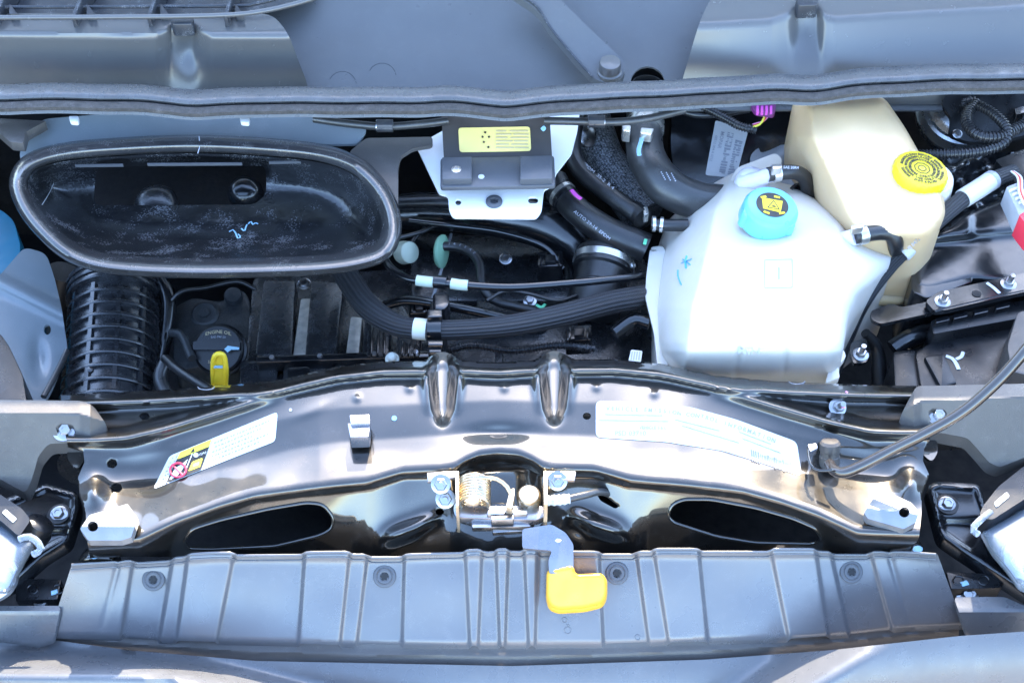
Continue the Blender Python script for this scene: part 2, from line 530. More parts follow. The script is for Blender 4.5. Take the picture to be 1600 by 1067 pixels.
def mesh_material():
    m = bpy.data.materials.new('woven_heat_sleeve'); m.use_nodes = True
    n = m.node_tree.nodes; l = m.node_tree.links; b = n['Principled BSDF']
    tc = n.new('ShaderNodeTexCoord'); mpn = n.new('ShaderNodeMapping')
    mpn.inputs['Scale'].default_value = (420, 46, 1)
    l.new(tc.outputs['UV'], mpn.inputs[0])
    vo = n.new('ShaderNodeTexVoronoi'); vo.inputs['Scale'].default_value = 1; vo.inputs['Randomness'].default_value = .55
    l.new(mpn.outputs[0], vo.inputs['Vector'])
    rp = n.new('ShaderNodeMapRange'); rp.inputs[1].default_value = .1; rp.inputs[2].default_value = .75; rp.inputs[3].default_value = 1; rp.inputs[4].default_value = 0
    l.new(vo.outputs[0], rp.inputs[0])
    mx = n.new('ShaderNodeMix'); mx.data_type = 'RGBA'; mx.inputs[6].default_value = (.01, .011, .013, 1); mx.inputs[7].default_value = (.32, .34, .37, 1)
    l.new(rp.outputs[0], mx.inputs[0]); l.new(mx.outputs[2], b.inputs['Base Color'])
    b.inputs['Metallic'].default_value = .5; b.inputs['Roughness'].default_value = .38
    bp = n.new('ShaderNodeBump'); bp.inputs['Strength'].default_value = .8; bp.inputs['Distance'].default_value = .002
    l.new(rp.outputs[0], bp.inputs['Height']); l.new(bp.outputs[0], b.inputs['Normal'])
    MAT['woven_heat_sleeve'] = m
mesh_material()

def glass_material():
    m = bpy.data.materials.new('lamp_lens'); m.use_nodes = True
    b = m.node_tree.nodes['Principled BSDF']
    b.inputs['Base Color'].default_value = (.70, .78, .88, 1)
    b.inputs['Transmission Weight'].default_value = .8
    b.inputs['Roughness'].default_value = .06
    b.inputs['IOR'].default_value = 1.3
    MAT['lamp_lens'] = m
glass_material()

# ------------------------------------------------------------------ the setting
def plane(name, x0, x1, y0, y1, z, m):
    return obj(name, [(x0, y0, z), (x1, y0, z), (x1, y1, z), (x0, y1, z)], [(0, 1, 2, 3)], m)
struct(plane('ground', -60, 60, -60, 60, -0.95, 'asphalt'))
ut = struct(box('undertray', (0, .08, -.47), (2.2, 1.5, .02), 'undertray_black', bevel=.005))
yb = Wn(800, 168, -.1)[1]
struct(box('bay_rear_wall', (0, yb + .10, -.21), (2.1, .03, .54), 'undertray_black', bevel=.004))
struct(box('bay_side_wall', (-1.0, .1, -.19), (.03, 1.6, .56), 'undertray_black', bevel=.004))
struct(box('bay_side_wall', (1.0, .1, -.19), (.03, 1.6, .56), 'undertray_black', bevel=.004))

# ------------------------------------------------------------------ open hood, above and behind the frame: it shades the bay
HY, HZ, HL = .90, .03, .62
yshade = Wn(800, 692, -.012)[1]
HTY = .93
HTZ = -.012 + (HTY - yshade) * math.tan(SUN_EL) / math.cos(SUN_AZ)
def hood():
    t = thing('open_hood', 'grey painted hood standing raised behind the cowl', 'hood', (0, HY, HZ))
    bm = bmesh.new(); n = 24; rows = []
    for j in range(7):
        f = j / 6
        y = HY + (HTY - HY) * f; z = HZ + (HTZ - HZ) * f
        rows.append([(-1.05 + 2.1 * i / n, y + .05 * (1 - (2 * i / n - 1) ** 2) * (1 - f), z) for i in range(n + 1)])
    v = [p for r in rows for p in r]; f = []
    for j in range(6):
        for i in range(n):
            a = j * (n + 1) + i; f.append((a, a + 1, a + n + 2, a + n + 1))
    k = len(v)
    v += [(x, y + .022, z) for x, y, z in v]
    f += [tuple(q + k for q in g)[::-1] for g in f]
    N = n + 1
    for i in range(n):
        f.append((i, i + k, i + 1 + k, i + 1)); a = 6 * N + i; f.append((a, a + 1, a + 1 + k, a + k))
    for j in range(6):
        a = j * N; f.append((a, a + N, a + N + k, a + k)); a = j * N + n; f.append((a, a + k, a + N + k, a + N))
    bm.free()
    obj('panel', v, f, 'hood_paint', t)
    for s in (-.76, .76):
        box('hinge', (s, HY - .02, HZ + .10), (.03, .05, .12), 'hood_paint', t, bevel=.004)
hood()

# ------------------------------------------------------------------ cowl
def cowl_z(u, v):
    return .035 + (140 - v) * .0005 + 0 * u
def cowl():
    t = thing('windscreen_cowl', 'grey plastic cowl below the windscreen with raised trays and an air grille', 'cowl', W(800, 60, .085))
    drain = [p for p in circ(1012, 131, 27, 27, 30)]
    sheet('base_panel', [(-60, -60), (1660, -60), (1660, 172), (-60, 172)], cowl_z, 'cowl_plastic', t, holes=[drain], step=9, thick=.003)
    lathe('drain_pocket', W(1012, 131, cowl_z(0, 131)) - UP * .05, UP, [(30, 0), (30, 60), (27.5, 60), (27.5, 2), (0, 2)], 'undertray_black', t)
    def tray(ridge, edge, cx, flip, top):
        def z(u, v):
            rv = np.interp(u, [p[0] for p in ridge], [p[1] for p in ridge])
            a = .142 - (rv - v) * .00012
            s = np.clip((v - rv) / (140 - rv), 0, 1.2)
            b = .142 - .092 * s - .0 * u
            zz = np.where(v < rv, a, b)
            k = np.exp(-((u - cx) / 20.) ** 2) * np.exp(-((v - rv - 38) / 34.) ** 2)
            zz = zz - .006 * k
            e = np.exp(-((v - rv) / 5.) ** 2)
            return zz - .0016 * e
        return z
    ridge = [(-60, 50), (0, 50), (200, 53), (245, 52), (262, 44), (268, 38), (302, 38), (312, 45), (330, 54), (450, 54)]
    zl = tray(ridge, None, 296, 0, 25)
    o = rounded([(-60, 20), (270, 24), (425, 22), (449, 50), (486, 146), (-60, 146)], 22)
    sheet('tray', o, zl, 'tray_plastic', t, step=4, thick=.02, angle=50)
    ridge2 = [(1080, 38), (1150, 34), (1205, 30), (1232, 20), (1244, 12), (1278, 10), (1286, 22), (1305, 27), (1400, 20), (1600, 8), (1700, 2)]
    zr = tray(ridge2, None, 1258, 1, 0)
    o = rounded([(1662, -40), (1130, -20), (1108, 2), (1092, 38), (1060, 146), (1662, 146)], 20)
    sheet('tray', o, zr, 'tray_plastic', t, step=4, thick=.02, angle=50)
    prism('clip', rounded([(264, 26), (303, 26), (301, 38), (268, 38)], 5), .150, .13, 'grille_plastic', t, .002)
    prism('clip', rounded([(1243, -4), (1280, -5), (1278, 8), (1247, 9)], 5), .152, .13, 'grille_plastic', t, .002)
    # the air grille at its end
    g = tube('grille_frame', [(-60, 28, .158), (0, 28, .158), (180, 27, .158), (330, 25, .158), (410, 18, .16), (490, -2, .165), (560, -30, .17)], 4.5, 'tray_plastic', t)
    for k, x in enumerate((10, 131, 246, 363)):
        p = Wn([x, x], [26, -50], [.158, .158])
        box('grille_rib', (p[0] + p[1]) / 2 - np.array([0, 0, .016]), (.006, float(np.linalg.norm(p[1] - p[0])), .034), 'grille_plastic', t, bevel=.0015)
        prism('grille_gusset', [(x + 4, 22), (x + 18, 22), (x + 4, 4)], .152, .12, 'grille_plastic', t, .0015)
    tube('grille_bar', [(-60, 12, .148), (340, 10, .148), (400, 6, .15), (440, -4, .15)], 3.2, 'grille_plastic', t)
    sheet('grille_floor', [(-60, -70), (540, -70), (480, 0), (400, 22), (300, 27), (-60, 27)], .124, 'grille_plastic', t, step=12, thick=.002)
    for x, y in ((535, 134), (597, 121)):
        P = [(x + 22 * math.cos(a), y + 22 * math.sin(a)) for a in np.linspace(math.pi * 1.15, math.pi * 1.95, 14)]
        stroke('mould_mark', P, .8, cowl_z, 'grille_plastic', t, lift=.0)
cowl()

def wiper():
    t = thing('wiper_arm', 'dark flat wiper arm with a round pivot cap resting on the cowl', 'wiper arm', W(952, 106, .05))
    f = lambda u, v: cowl_z(u, v) + .030
    o = rounded([(790, -20), (806, -6), (838, 14), (862, 50), (905, 100), (928, 124), (950, 132), (974, 122), (978, 98), (920, 44), (856, -20)], 14)
    sheet('arm', o, f, 'cowl_plastic', t, step=4, thick=.012)
    tube('arm_edge', [(x, y, cowl_z(x, y) + .031) for x, y in ((806, -10), (838, 10), (862, 47), (905, 98), (926, 121))], 2.2, 'grille_plastic', t)
    lathe('pivot_cap', W(952, 116, cowl_z(0, 116) + .026), ax(0, .15), [(23, 0), (23, 8), (20, 10), (20, 26), (18.5, 29), (14, 30), (0, 30.5)], 'tray_plastic', t)
wiper()

# ------------------------------------------------------------------ rubber seal along the cowl edge
def seal():
    c = [(-60, 143), (0, 145), (60, 143), (200, 145), (260, 149), (310, 153), (400, 149), (520, 149), (640, 149), (700, 147), (770, 153), (800, 154), (880, 146), (960, 142), (1100, 135), (1200, 129), (1270, 130), (1330, 122), (1400, 117), (1500, 113), (1660, 112)]
    P = cr(c, 260)
    t = thing('cowl_seal', 'long grey rubber weatherstrip with a fuzzy lower lip along the cowl edge', 'rubber seal', W(800, 180, .08))
    def ribbon(name, prof, m):
        v = []; f = []; n = len(prof)
        for i, (x, y) in enumerate(P):
            j = .0006 * math.sin(x * .09) + .0004 * math.sin(x * .23 + 1)
            for (dv, dz) in prof: v.append(W(x, y + dv + math.sin(x * .05) * .5, .108 + dz + j))
        for i in range(len(P) - 1):
            for k in range(n):
                k2 = (k + 1) % n
                f.append((i * n + k, i * n + k2, (i + 1) * n + k2, (i + 1) * n + k))
        f.append(tuple(range(n))); f.append(tuple((len(P) - 1) * n + k for k in range(n)))
        return obj(name, v, f, m, t, 45)
    bulb = [(13 * math.cos(a) * 1.0 - 0, .011 * math.sin(a)) for a in np.linspace(0, 2 * math.pi, 18, endpoint=False)]
    ribbon('bulb', bulb, 'seal_rubber')
    ribbon('groove', [(8, .004), (13, .002), (17, .001), (17, -.008), (8, -.008)], 'undertray_black')
    ribbon('lip', [(13.5, -.001), (15, .0045), (19, .006), (25, .005), (29.5, .0005), (30, -.006), (14, -.008)], 'seal_flock')
    ribbon('base_strip', [(27, -.004), (35, -.010), (35, -.02), (20, -.02), (20, -.006)], 'seal_rubber')
    for x, y in ((115, 186), (382, 187)):
        prism('clip', rounded([(x - 8, y - 5), (x + 8, y - 5), (x + 7, y + 5), (x - 6, y + 4)], 3), .094, .088, 'label_white', t, .001)
seal()

# ------------------------------------------------------------------ body panel behind the duct
def body_panels():
    o = rounded([(30, 250), (36, 205), (70, 186), (170, 178), (500, 176), (575, 200), (560, 225), (480, 226), (300, 220), (120, 228), (50, 246)], 8)
    tag(sheet('body_panel', o, lambda u, v: .060 - .0005 * (v - 180) + .004 * np.sin(u * .012), 'body_paint', step=5, thick=.004),
        'pale blue grey painted panel behind the oval air duct', 'body panel')
    tag(prism('bracket_tab', rounded([(-20, 184), (72, 189), (40, 207), (36, 224), (16, 222), (-20, 190)], 3), .075, .06, 'bracket_plastic', bevel=.001),
        'small brown grey corner bracket under the end of the rubber seal', 'bracket')
    o = rounded([(545, 238), (572, 216), (676, 214), (676, 227), (645, 232), (626, 244), (622, 262), (622, 350), (617, 318), (602, 285), (578, 256)], 5)
    tag(sheet('duct_bracket', o, lambda u, v: .045 - .00005 * (v - 220), 'bracket_plastic', step=4, thick=.006),
        'flat dark bracket arm between the oval duct and the module', 'bracket')
body_panels()

# ------------------------------------------------------------------ oval air duct
def air_duct():
    t = thing('air_intake_duct', 'big oval black plastic air intake duct with a rolled rim', 'air duct', W(320, 330, -.12))
    out = [(15, 292), (22, 262), (45, 240), (90, 226), (160, 218), (300, 212), (430, 218), (510, 228), (562, 247), (597, 278), (618, 312), (627, 352), (620, 386), (600, 408), (560, 421), (500, 429), (400, 433), (300, 434), (200, 430), (140, 421), (98, 403), (60, 370), (30, 332)]
    O = cr(out, 120, True)
    cx, cy = O.mean(0)
    T = np.roll(O, -1, 0) - np.roll(O, 1, 0); T /= np.linalg.norm(T, axis=1)[:, None]
    Nn = np.stack([-T[:, 1], T[:, 0]], 1)
    if ((O + Nn * 5 - [cx, cy]) ** 2).sum() > ((O - [cx, cy]) ** 2).sum(): Nn = -Nn
    zr = lambda v: .050 + (330 - v) * .00010
    n = len(O)
    # rolled rim: rounded section sweeping all the way round
    prof = [(0, -.016), (-1, -.004), (2, .006), (8, .012), (15, .013), (21, .009), (25, .002), (27, -.006), (29, -.011), (30, -.014)]
    v = []; f = []; k = len(prof)
    for i in range(n):
        w = 1 + .12 * math.sin(i * .37) * 0
        for d, dz in prof:
            p = O[i] + Nn[i] * d * w
            v.append(W(p[0], p[1], zr(p[1]) + dz))
    for i in range(n):
        j = (i + 1) % n
        for q in range(k - 1):
            f.append((i * k + q, i * k + q + 1, j * k + q + 1, j * k + q))
    obj('rim', v, f, 'duct_plastic', t, 60)
    # smooth bowl going down to a floor, with the throat opening in its upper part
    I = O + Nn * 28
    inner = [tuple(p) for p in I]
    def zfloor(u, v):
        u = np.asarray(u, float); v = np.asarray(v, float)
        d, _, _ = nearest([inner], u, v)
        s = np.clip(d / 62., 0, 1)
        return zr(v) - .012 - .068 * (1 - (1 - s) ** 2.2) + .0012 * np.sin(u * .05) * np.sin(v * .07) - .00010 * (v - 330)
    op = rounded([(146, 321), (150, 259), (250, 257), (416, 257), (416, 304), (398, 320)], 12)
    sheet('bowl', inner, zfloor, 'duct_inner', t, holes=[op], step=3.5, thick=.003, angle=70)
    prism('throat', rounded([(110, 345), (120, 220), (450, 220), (450, 345)], 20), -.20, -.215, 'undertray_black', t)  # black plate across the throat, paints the shade seen in the opening
    # what shows in the throat
    lathe('throat_boss', W(245, 322, -.135), ax(0, .3), [(42, 0), (42, 10), (34, 22), (18, 30), (0, 31)], 'engine_black', t)
    lathe('throat_boss', W(385, 306, -.135), ax(0, .3), [(34, 0), (34, 14), (27, 30), (14, 38), (0, 40)], 'black_gloss_plastic', t)
    for a, b, y in ((117, 192, 259), (230, 378, 257), (420, 470, 254)):
        prism('edge_strip', [(a, y - 2), (b, y - 3), (b, y - 1.6), (a, y - .6)], zr(y) - .006, zr(y) - .010, 'module_bracket', t)
    zz = zfloor
    stroke('pen_mark', [(358, 362), (364, 359), (368, 364), (372, 373), (376, 370), (372, 366)], 1.3, zz, 'paint_light_blue', t)
    stroke('pen_mark', [(377, 357), (382, 361), (384, 355), (386, 351)], 1.3, zz, 'paint_light_blue', t)
    stroke('pen_mark', [(388, 350), (392, 346), (395, 351), (399, 348), (403, 350)], 1.3, zz, 'paint_light_blue', t)
    stroke('scratch', [(88, 264), (86, 280), (78, 300), (66, 320)], 1.0, zfloor, 'print_white', t)
    # moulding seam in the rim
    stroke('seam', [(311, 213), (312, 228), (309, 240)], .8, lambda u, v: zr(v) + .0115, 'print_grey', t)
    # the neck that runs down to the ribbed hose
    tube('neck', [(205, 376, -.11), (198, 395, -.13), (192, 412, -.15)], [84, 78, 70], 'black_plastic', t, seg=32)
air_duct()

def ribbed_hose():
    t = thing('ribbed_intake_hose', 'thick black intake hose with raised grid ribs below the oval duct', 'hose', W(170, 560, -.28))
    A = W(183, 452, -.165); B = W(166, 730, -.21)
    d = (B - A); L = d.length; axd = d.normalized()
    R = 78
    lathe('sleeve', A, axd, [(R - 2, 0), (R, L / S)], 'hose_ribbed', t, 64)
    def ring(h, r, w, name='rib', m='hose_ribbed'):
        lathe(name, A + axd * (h * S), axd, [(r - 7, -w), (r - 1, -w), (r, -w * .5), (r, w * .5), (r - 1, w), (r - 7, w)], m, t, 64, 40)
    for h in (4, 17, 30): ring(h, R + 14 - h * .12, 5, 'collar_ring')
    for k in range(9): ring(60 + k * 27, R + 6, 3.4)
    q = axd.to_track_quat('Z', 'Y').to_matrix()
    for k in range(11):
        a = 2 * math.pi * (k + .2) / 11
        rad = q @ Vector((math.cos(a), math.sin(a), 0))
        if rad.z < -.3: continue
        tan = axd.cross(rad)
        h0, h1 = 42, 285; w = 3.6
        v = []
        for h in (h0, h1):
            for (dr, dt) in ((-4, -w), (5, -w), (5, w), (-4, w)):
                v.append(A + axd * (h * S) + rad * ((R + dr) * S) + tan * (dt * S))
        obj('long_rib', v, [(0, 1, 2, 3), (7, 6, 5, 4), (0, 4, 5, 1), (1, 5, 6, 2), (2, 6, 7, 3), (3, 7, 4, 0)], 'hose_ribbed', t)
    lathe('moulded_dot', W(141, 578, -.10), ax(0, .2), [(5, -4), (5, 2), (3, 3)], 'black_gloss_plastic', t, 18)
    e = tube('rubber_elbow', [(100, 425, -.14), (90, 470, -.19), (95, 520, -.23), (110, 560, -.27)], [30, 30, 26, 20], 'rubber_hose')
    tag(e, 'dark rubber elbow between the painted inner wing and the ribbed hose', 'hose')
    c = tube('black_pipe', [(245, 430, -.14), (262, 460, -.15), (262, 500, -.17), (250, 560, -.20)], 14, 'black_gloss_plastic')
    tag(c, 'shiny black pipe curving down beside the ribbed hose collar', 'pipe')
    c = tube('thin_black_hose', [(258, 560, -.14), (275, 575, -.13), (300, 592, -.12), (330, 610, -.11)], 8, 'rubber_hose')
    tag(c, 'thin dark hose running below the oil cap toward the dipstick', 'hose')
ribbed_hose()

# ------------------------------------------------------------------ painted inner wing and the things beside it
def inner_wing():
    o = rounded([(-60, 470), (0, 430), (38, 386), (72, 396), (84, 430), (96, 480), (106, 548), (80, 612), (50, 660), (-60, 660)], 12)
    hole = circ(74, 515, 5.5, 8)
    f = lambda u, v: -.10 - .0003 * (u - 40) - .00012 * (v - 500) + .012 * np.exp(-((v - 440 - u * .5) / 14.) ** 2) - .01 * np.exp(-((u - 60) / 12.) ** 2 - ((v - 560) / 25.) ** 2)
    tag(sheet('inner_wing', o, f, 'body_paint', holes=[hole], step=3, thick=.003), 'pale blue grey painted inner wing with a small oval hole', 'body panel')
    prism_ = prism('washer_bottle', rounded([(-60, 300), (6, 330), (22, 345), (34, 390), (22, 420), (10, 470), (-60, 520)], 14), -.16, -.36, 'teal_plastic', None, .008)
    tag(prism_, 'deep teal bottle seen past the end of the oval duct', 'bottle')
    tag(prism('wing_trim', rounded([(-60, 515), (0, 520), (14, 540), (35, 585), (44, 640), (-60, 660)], 6), -.055, -.14, 'black_plastic', None, .003), 'matt black trim wedge in front of the painted inner wing', 'trim')
    tag(tube('wing_rod', [(105, 548, -.11), (90, 580, -.11), (68, 620, -.11)], 5, 'rubber_hose'), 'thin black rod beside the painted inner wing', 'rod')
inner_wing()

# ------------------------------------------------------------------ engine
def engine():
    t = thing('engine_cover', 'black moulded engine cover with long slots and two metal strips', 'engine cover', W(560, 520, -.30))
    zt = -.155
    prism('cover_block', rounded([(395, 430), (1010, 400), (1060, 660), (370, 660)], 10), -.185, -.30, 'engine_black', t, .006)
    for p in ([(412, 436), (462, 436), (456, 556), (398, 556)], [(486, 436), (538, 440), (524, 556), (476, 556)], [(574, 452), (612, 480), (606, 556), (566, 556)], [(625, 470), (660, 530), (660, 556), (618, 556)], [(705, 545), (775, 540), (775, 600), (700, 600)], [(785, 540), (870, 536), (870, 600), (785, 600)], [(745, 465), (860, 490), (850, 500), (745, 500)]):
        prism('cover_panel', rounded(p, 6), zt, -.2, 'engine_black', t, .004)
    for p in ([(470, 466), (487, 466), (480, 560), (457, 560)], [(548, 494), (566, 496), (560, 557), (540, 557)]):
        prism('metal_strip', rounded(p, 4), zt - .004, -.2, 'strip_metal', t, .0015)
    for p in ([(374, 562), (435, 560), (432, 640), (372, 640)], [(442, 562), (522, 560), (516, 640), (440, 640)], [(530, 566), (562, 564), (560, 640), (528, 640)], [(570, 562), (690, 560), (690, 640), (568, 640)]):
        prism('lower_step', rounded(p, 8), -.168, -.21, 'engine_black', t, .005)
    p = [(448, 574), (482, 572), (492, 590), (450, 592)]
    prism('raised_pad', rounded(p, 5), -.150, -.18, 'black_gloss_plastic', t, .004)
    for x, y, z in ((475, 443, -.14), (790, 404, -.13), (828, 470, -.14)):
        bolt('cover_bolt', x, y, z, 8, 'zinc', t, ax(0, .3))
    for x, y, s in ((395, 470, 40), (1020, 500, 30)):
        pass
    m = thing('intake_manifold', 'broad black intake pipe sweeping under the white module plate', 'manifold', W(760, 350, -.2))
    tube('runner', [(560, 340, -.14), (660, 330, -.12), (760, 335, -.11), (850, 352, -.12), (905, 392, -.15), (915, 450, -.19)], [34, 36, 38, 44, 46, 40], 'black_gloss_plastic', m, seg=28)
    tube('upper_pipe', [(600, 318, -.10), (690, 316, -.08), (790, 322, -.09), (870, 330, -.11)], 12, 'black_plastic', m)
    prism('manifold_body', rounded([(640, 360), (900, 370), (930, 420), (900, 470), (640, 470)], 20), -.17, -.24, 'engine_black', m, .01)
    tube('web', [(636, 392, -.14), (650, 370, -.135), (665, 356, -.13)], 5, 'black_gloss_plastic', m)
    tube('web', [(705, 366, -.15), (690, 420, -.15), (675, 470, -.15)], 3, 'connector_grey', m)
    th = thing('throttle_hose', 'black collar hose end held by a steel band clamp', 'hose', W(945, 440, -.2))
    A = W(945, 404, -.12); d = (W(925, 500, -.155) - A).normalized()
    lathe('collar', A, d, [(40, -14), (52, -10), (55, 0), (55, 26), (50, 30), (48, 60), (52, 64), (52, 80), (46, 110)], 'rubber_hose', th, 48)
    c = lathe('band_clamp', A + d * .004, d, [(55.3, 0), (57, 0), (57, 13), (55.3, 13)], 'clamp_steel', th, 48)
    bolt('clamp_screw', 987, 415, -.105, 6, 'clamp_steel', c, ax(.8, .5), washer=False)
engine()

def engine_detail():
    def T(name, pts, r, m, label, cat, **k):
        o = tube(name, pts, r, m, **k); tag(o, label, cat); return o
    T('fuel_pipe', [(640, 345, -.10), (700, 352, -.09), (780, 362, -.095), (850, 385, -.11), (880, 420, -.13)], 5, 'black_gloss_plastic', 'thin shiny pipe curving below the white module plate', 'pipe')
    T('vacuum_pipe', [(622, 372, -.10), (660, 362, -.10), (690, 350, -.105), (740, 352, -.11)], 4, 'rubber_hose', 'thin black vacuum pipe beside the pale green cup fitting', 'pipe')
    T('injector_rail', [(600, 478, -.13), (640, 470, -.12), (720, 482, -.12), (800, 500, -.13)], 9, 'black_gloss_plastic', 'black rail lying just above the braided hose', 'rail')
    T('sensor_wire', [(760, 470, -.10), (790, 455, -.10), (830, 460, -.105), (870, 470, -.11), (900, 462, -.12)], 3.5, 'rubber_hose', 'thin sensor wire under the thin glossy line', 'wire')
    T('drain_pipe', [(960, 520, -.12), (990, 500, -.11), (1015, 505, -.11)], 12, 'black_gloss_plastic', 'short black pipe end by the foot of the coolant tank', 'pipe')
    T('loom_tail', [(700, 548, -.12), (740, 540, -.115), (800, 548, -.12), (870, 540, -.12), (930, 545, -.12)], 6, 'corrugated_black', 'thin corrugated loom between braided hose and crossmember', 'conduit', n=240, rfun=lambda s: 1 + .12 * np.sign(np.sin(s / .004 * 2 * math.pi)))
    T('collar_wire', [(268, 470, -.15), (285, 455, -.14), (320, 450, -.15), (370, 440, -.15), (400, 452, -.16)], 4, 'rubber_hose', 'thin black wire behind the cast oil filler housing', 'wire')
    T('left_drain', [(262, 560, -.15), (250, 590, -.16), (262, 620, -.17)], 12, 'grey_hose', 'short grey drain pipe between ribbed hose and dipstick', 'pipe')
    for k, (x, y, z, w) in enumerate(((880, 318, -.085, 22), (860, 405, -.12, 20), (655, 480, -.125, 16), (905, 520, -.125, 20), (985, 470, -.12, 14))):
        c = thing('sensor_plug', ['black sensor plug below the right edge of the white plate', 'black sensor plug before the steel band clamp', 'black sensor plug left of the clip tower', 'black sensor plug under the braided hose near the tank', 'small black sensor plug where the braided hose meets the tank'][k], 'connector', W(x, y, z - .03), 'black sensor plugs on the engine')
        prism('plug', rounded([(x - w, y - w * .6), (x + w, y - w * .7), (x + w, y + w * .5), (x - w, y + w * .6)], 4), z, z - .03, 'black_gloss_plastic', c, .003)
        prism('latch', rounded([(x - w * .4, y - w * .4), (x + w * .4, y - w * .45), (x + w * .4, y + w * .2), (x - w * .4, y + w * .2)], 2), z + .005, z - .002, 'black_plastic', c, .0015)
        for j in range(2): prism('rib', [(x - w * .8 + j * w * 1.4, y - w * .45), (x - w * .65 + j * w * 1.4, y - w * .45), (x - w * .65 + j * w * 1.4, y + w * .4), (x - w * .8 + j * w * 1.4, y + w * .4)], z + .003, z - .002, 'black_gloss_plastic', c, .001)
    for k, (x, y, z) in enumerate(((828, 470, -.125), (846, 488, -.125))):
        pass
    g = stroke('paint_dab', [(838, 476), (846, 480), (852, 475)], 3, lambda u, v: -.118 + 0 * u, 'paint_green', None)
    tag(g, 'small green paint dab beside the sensor wire', 'paint mark')
    # finned coil covers beside the metal strips
    for k, (x, lab) in enumerate(((592, 'finned black coil cover right of the second metal strip'), (640, 'finned black coil cover behind the braided hose bend'))):
        c = thing('coil_cover', lab, 'coil cover', W(x, 520, -.2), 'finned coil covers on the engine')
        prism('block', rounded([(x - 16, 492 + k * 30), (x + 18, 492 + k * 34), (x + 16, 556), (x - 20, 556)], 4), -.148, -.18, 'engine_black', c, .003)
        for j in range(3): prism('fin', [(x - 12 + j * 10, 498 + k * 34), (x - 9 + j * 10, 498 + k * 34), (x - 11 + j * 10, 552), (x - 14 + j * 10, 552)], -.142, -.15, 'black_gloss_plastic', c, .0008)
    b = thing('coil_rail', 'long black rail of small bolts in front of the slotted engine cover', 'rail', W(480, 560, -.19))
    prism('rail', rounded([(400, 556), (700, 545), (700, 556), (400, 566)], 3), -.150, -.17, 'black_gloss_plastic', b, .002)
    for x in (425, 500, 585, 650): bolt('bolt', x, 560 - (x - 400) * .035, -.150, 5, 'zinc', b, ax(0, .3), washer=False)
engine_detail()

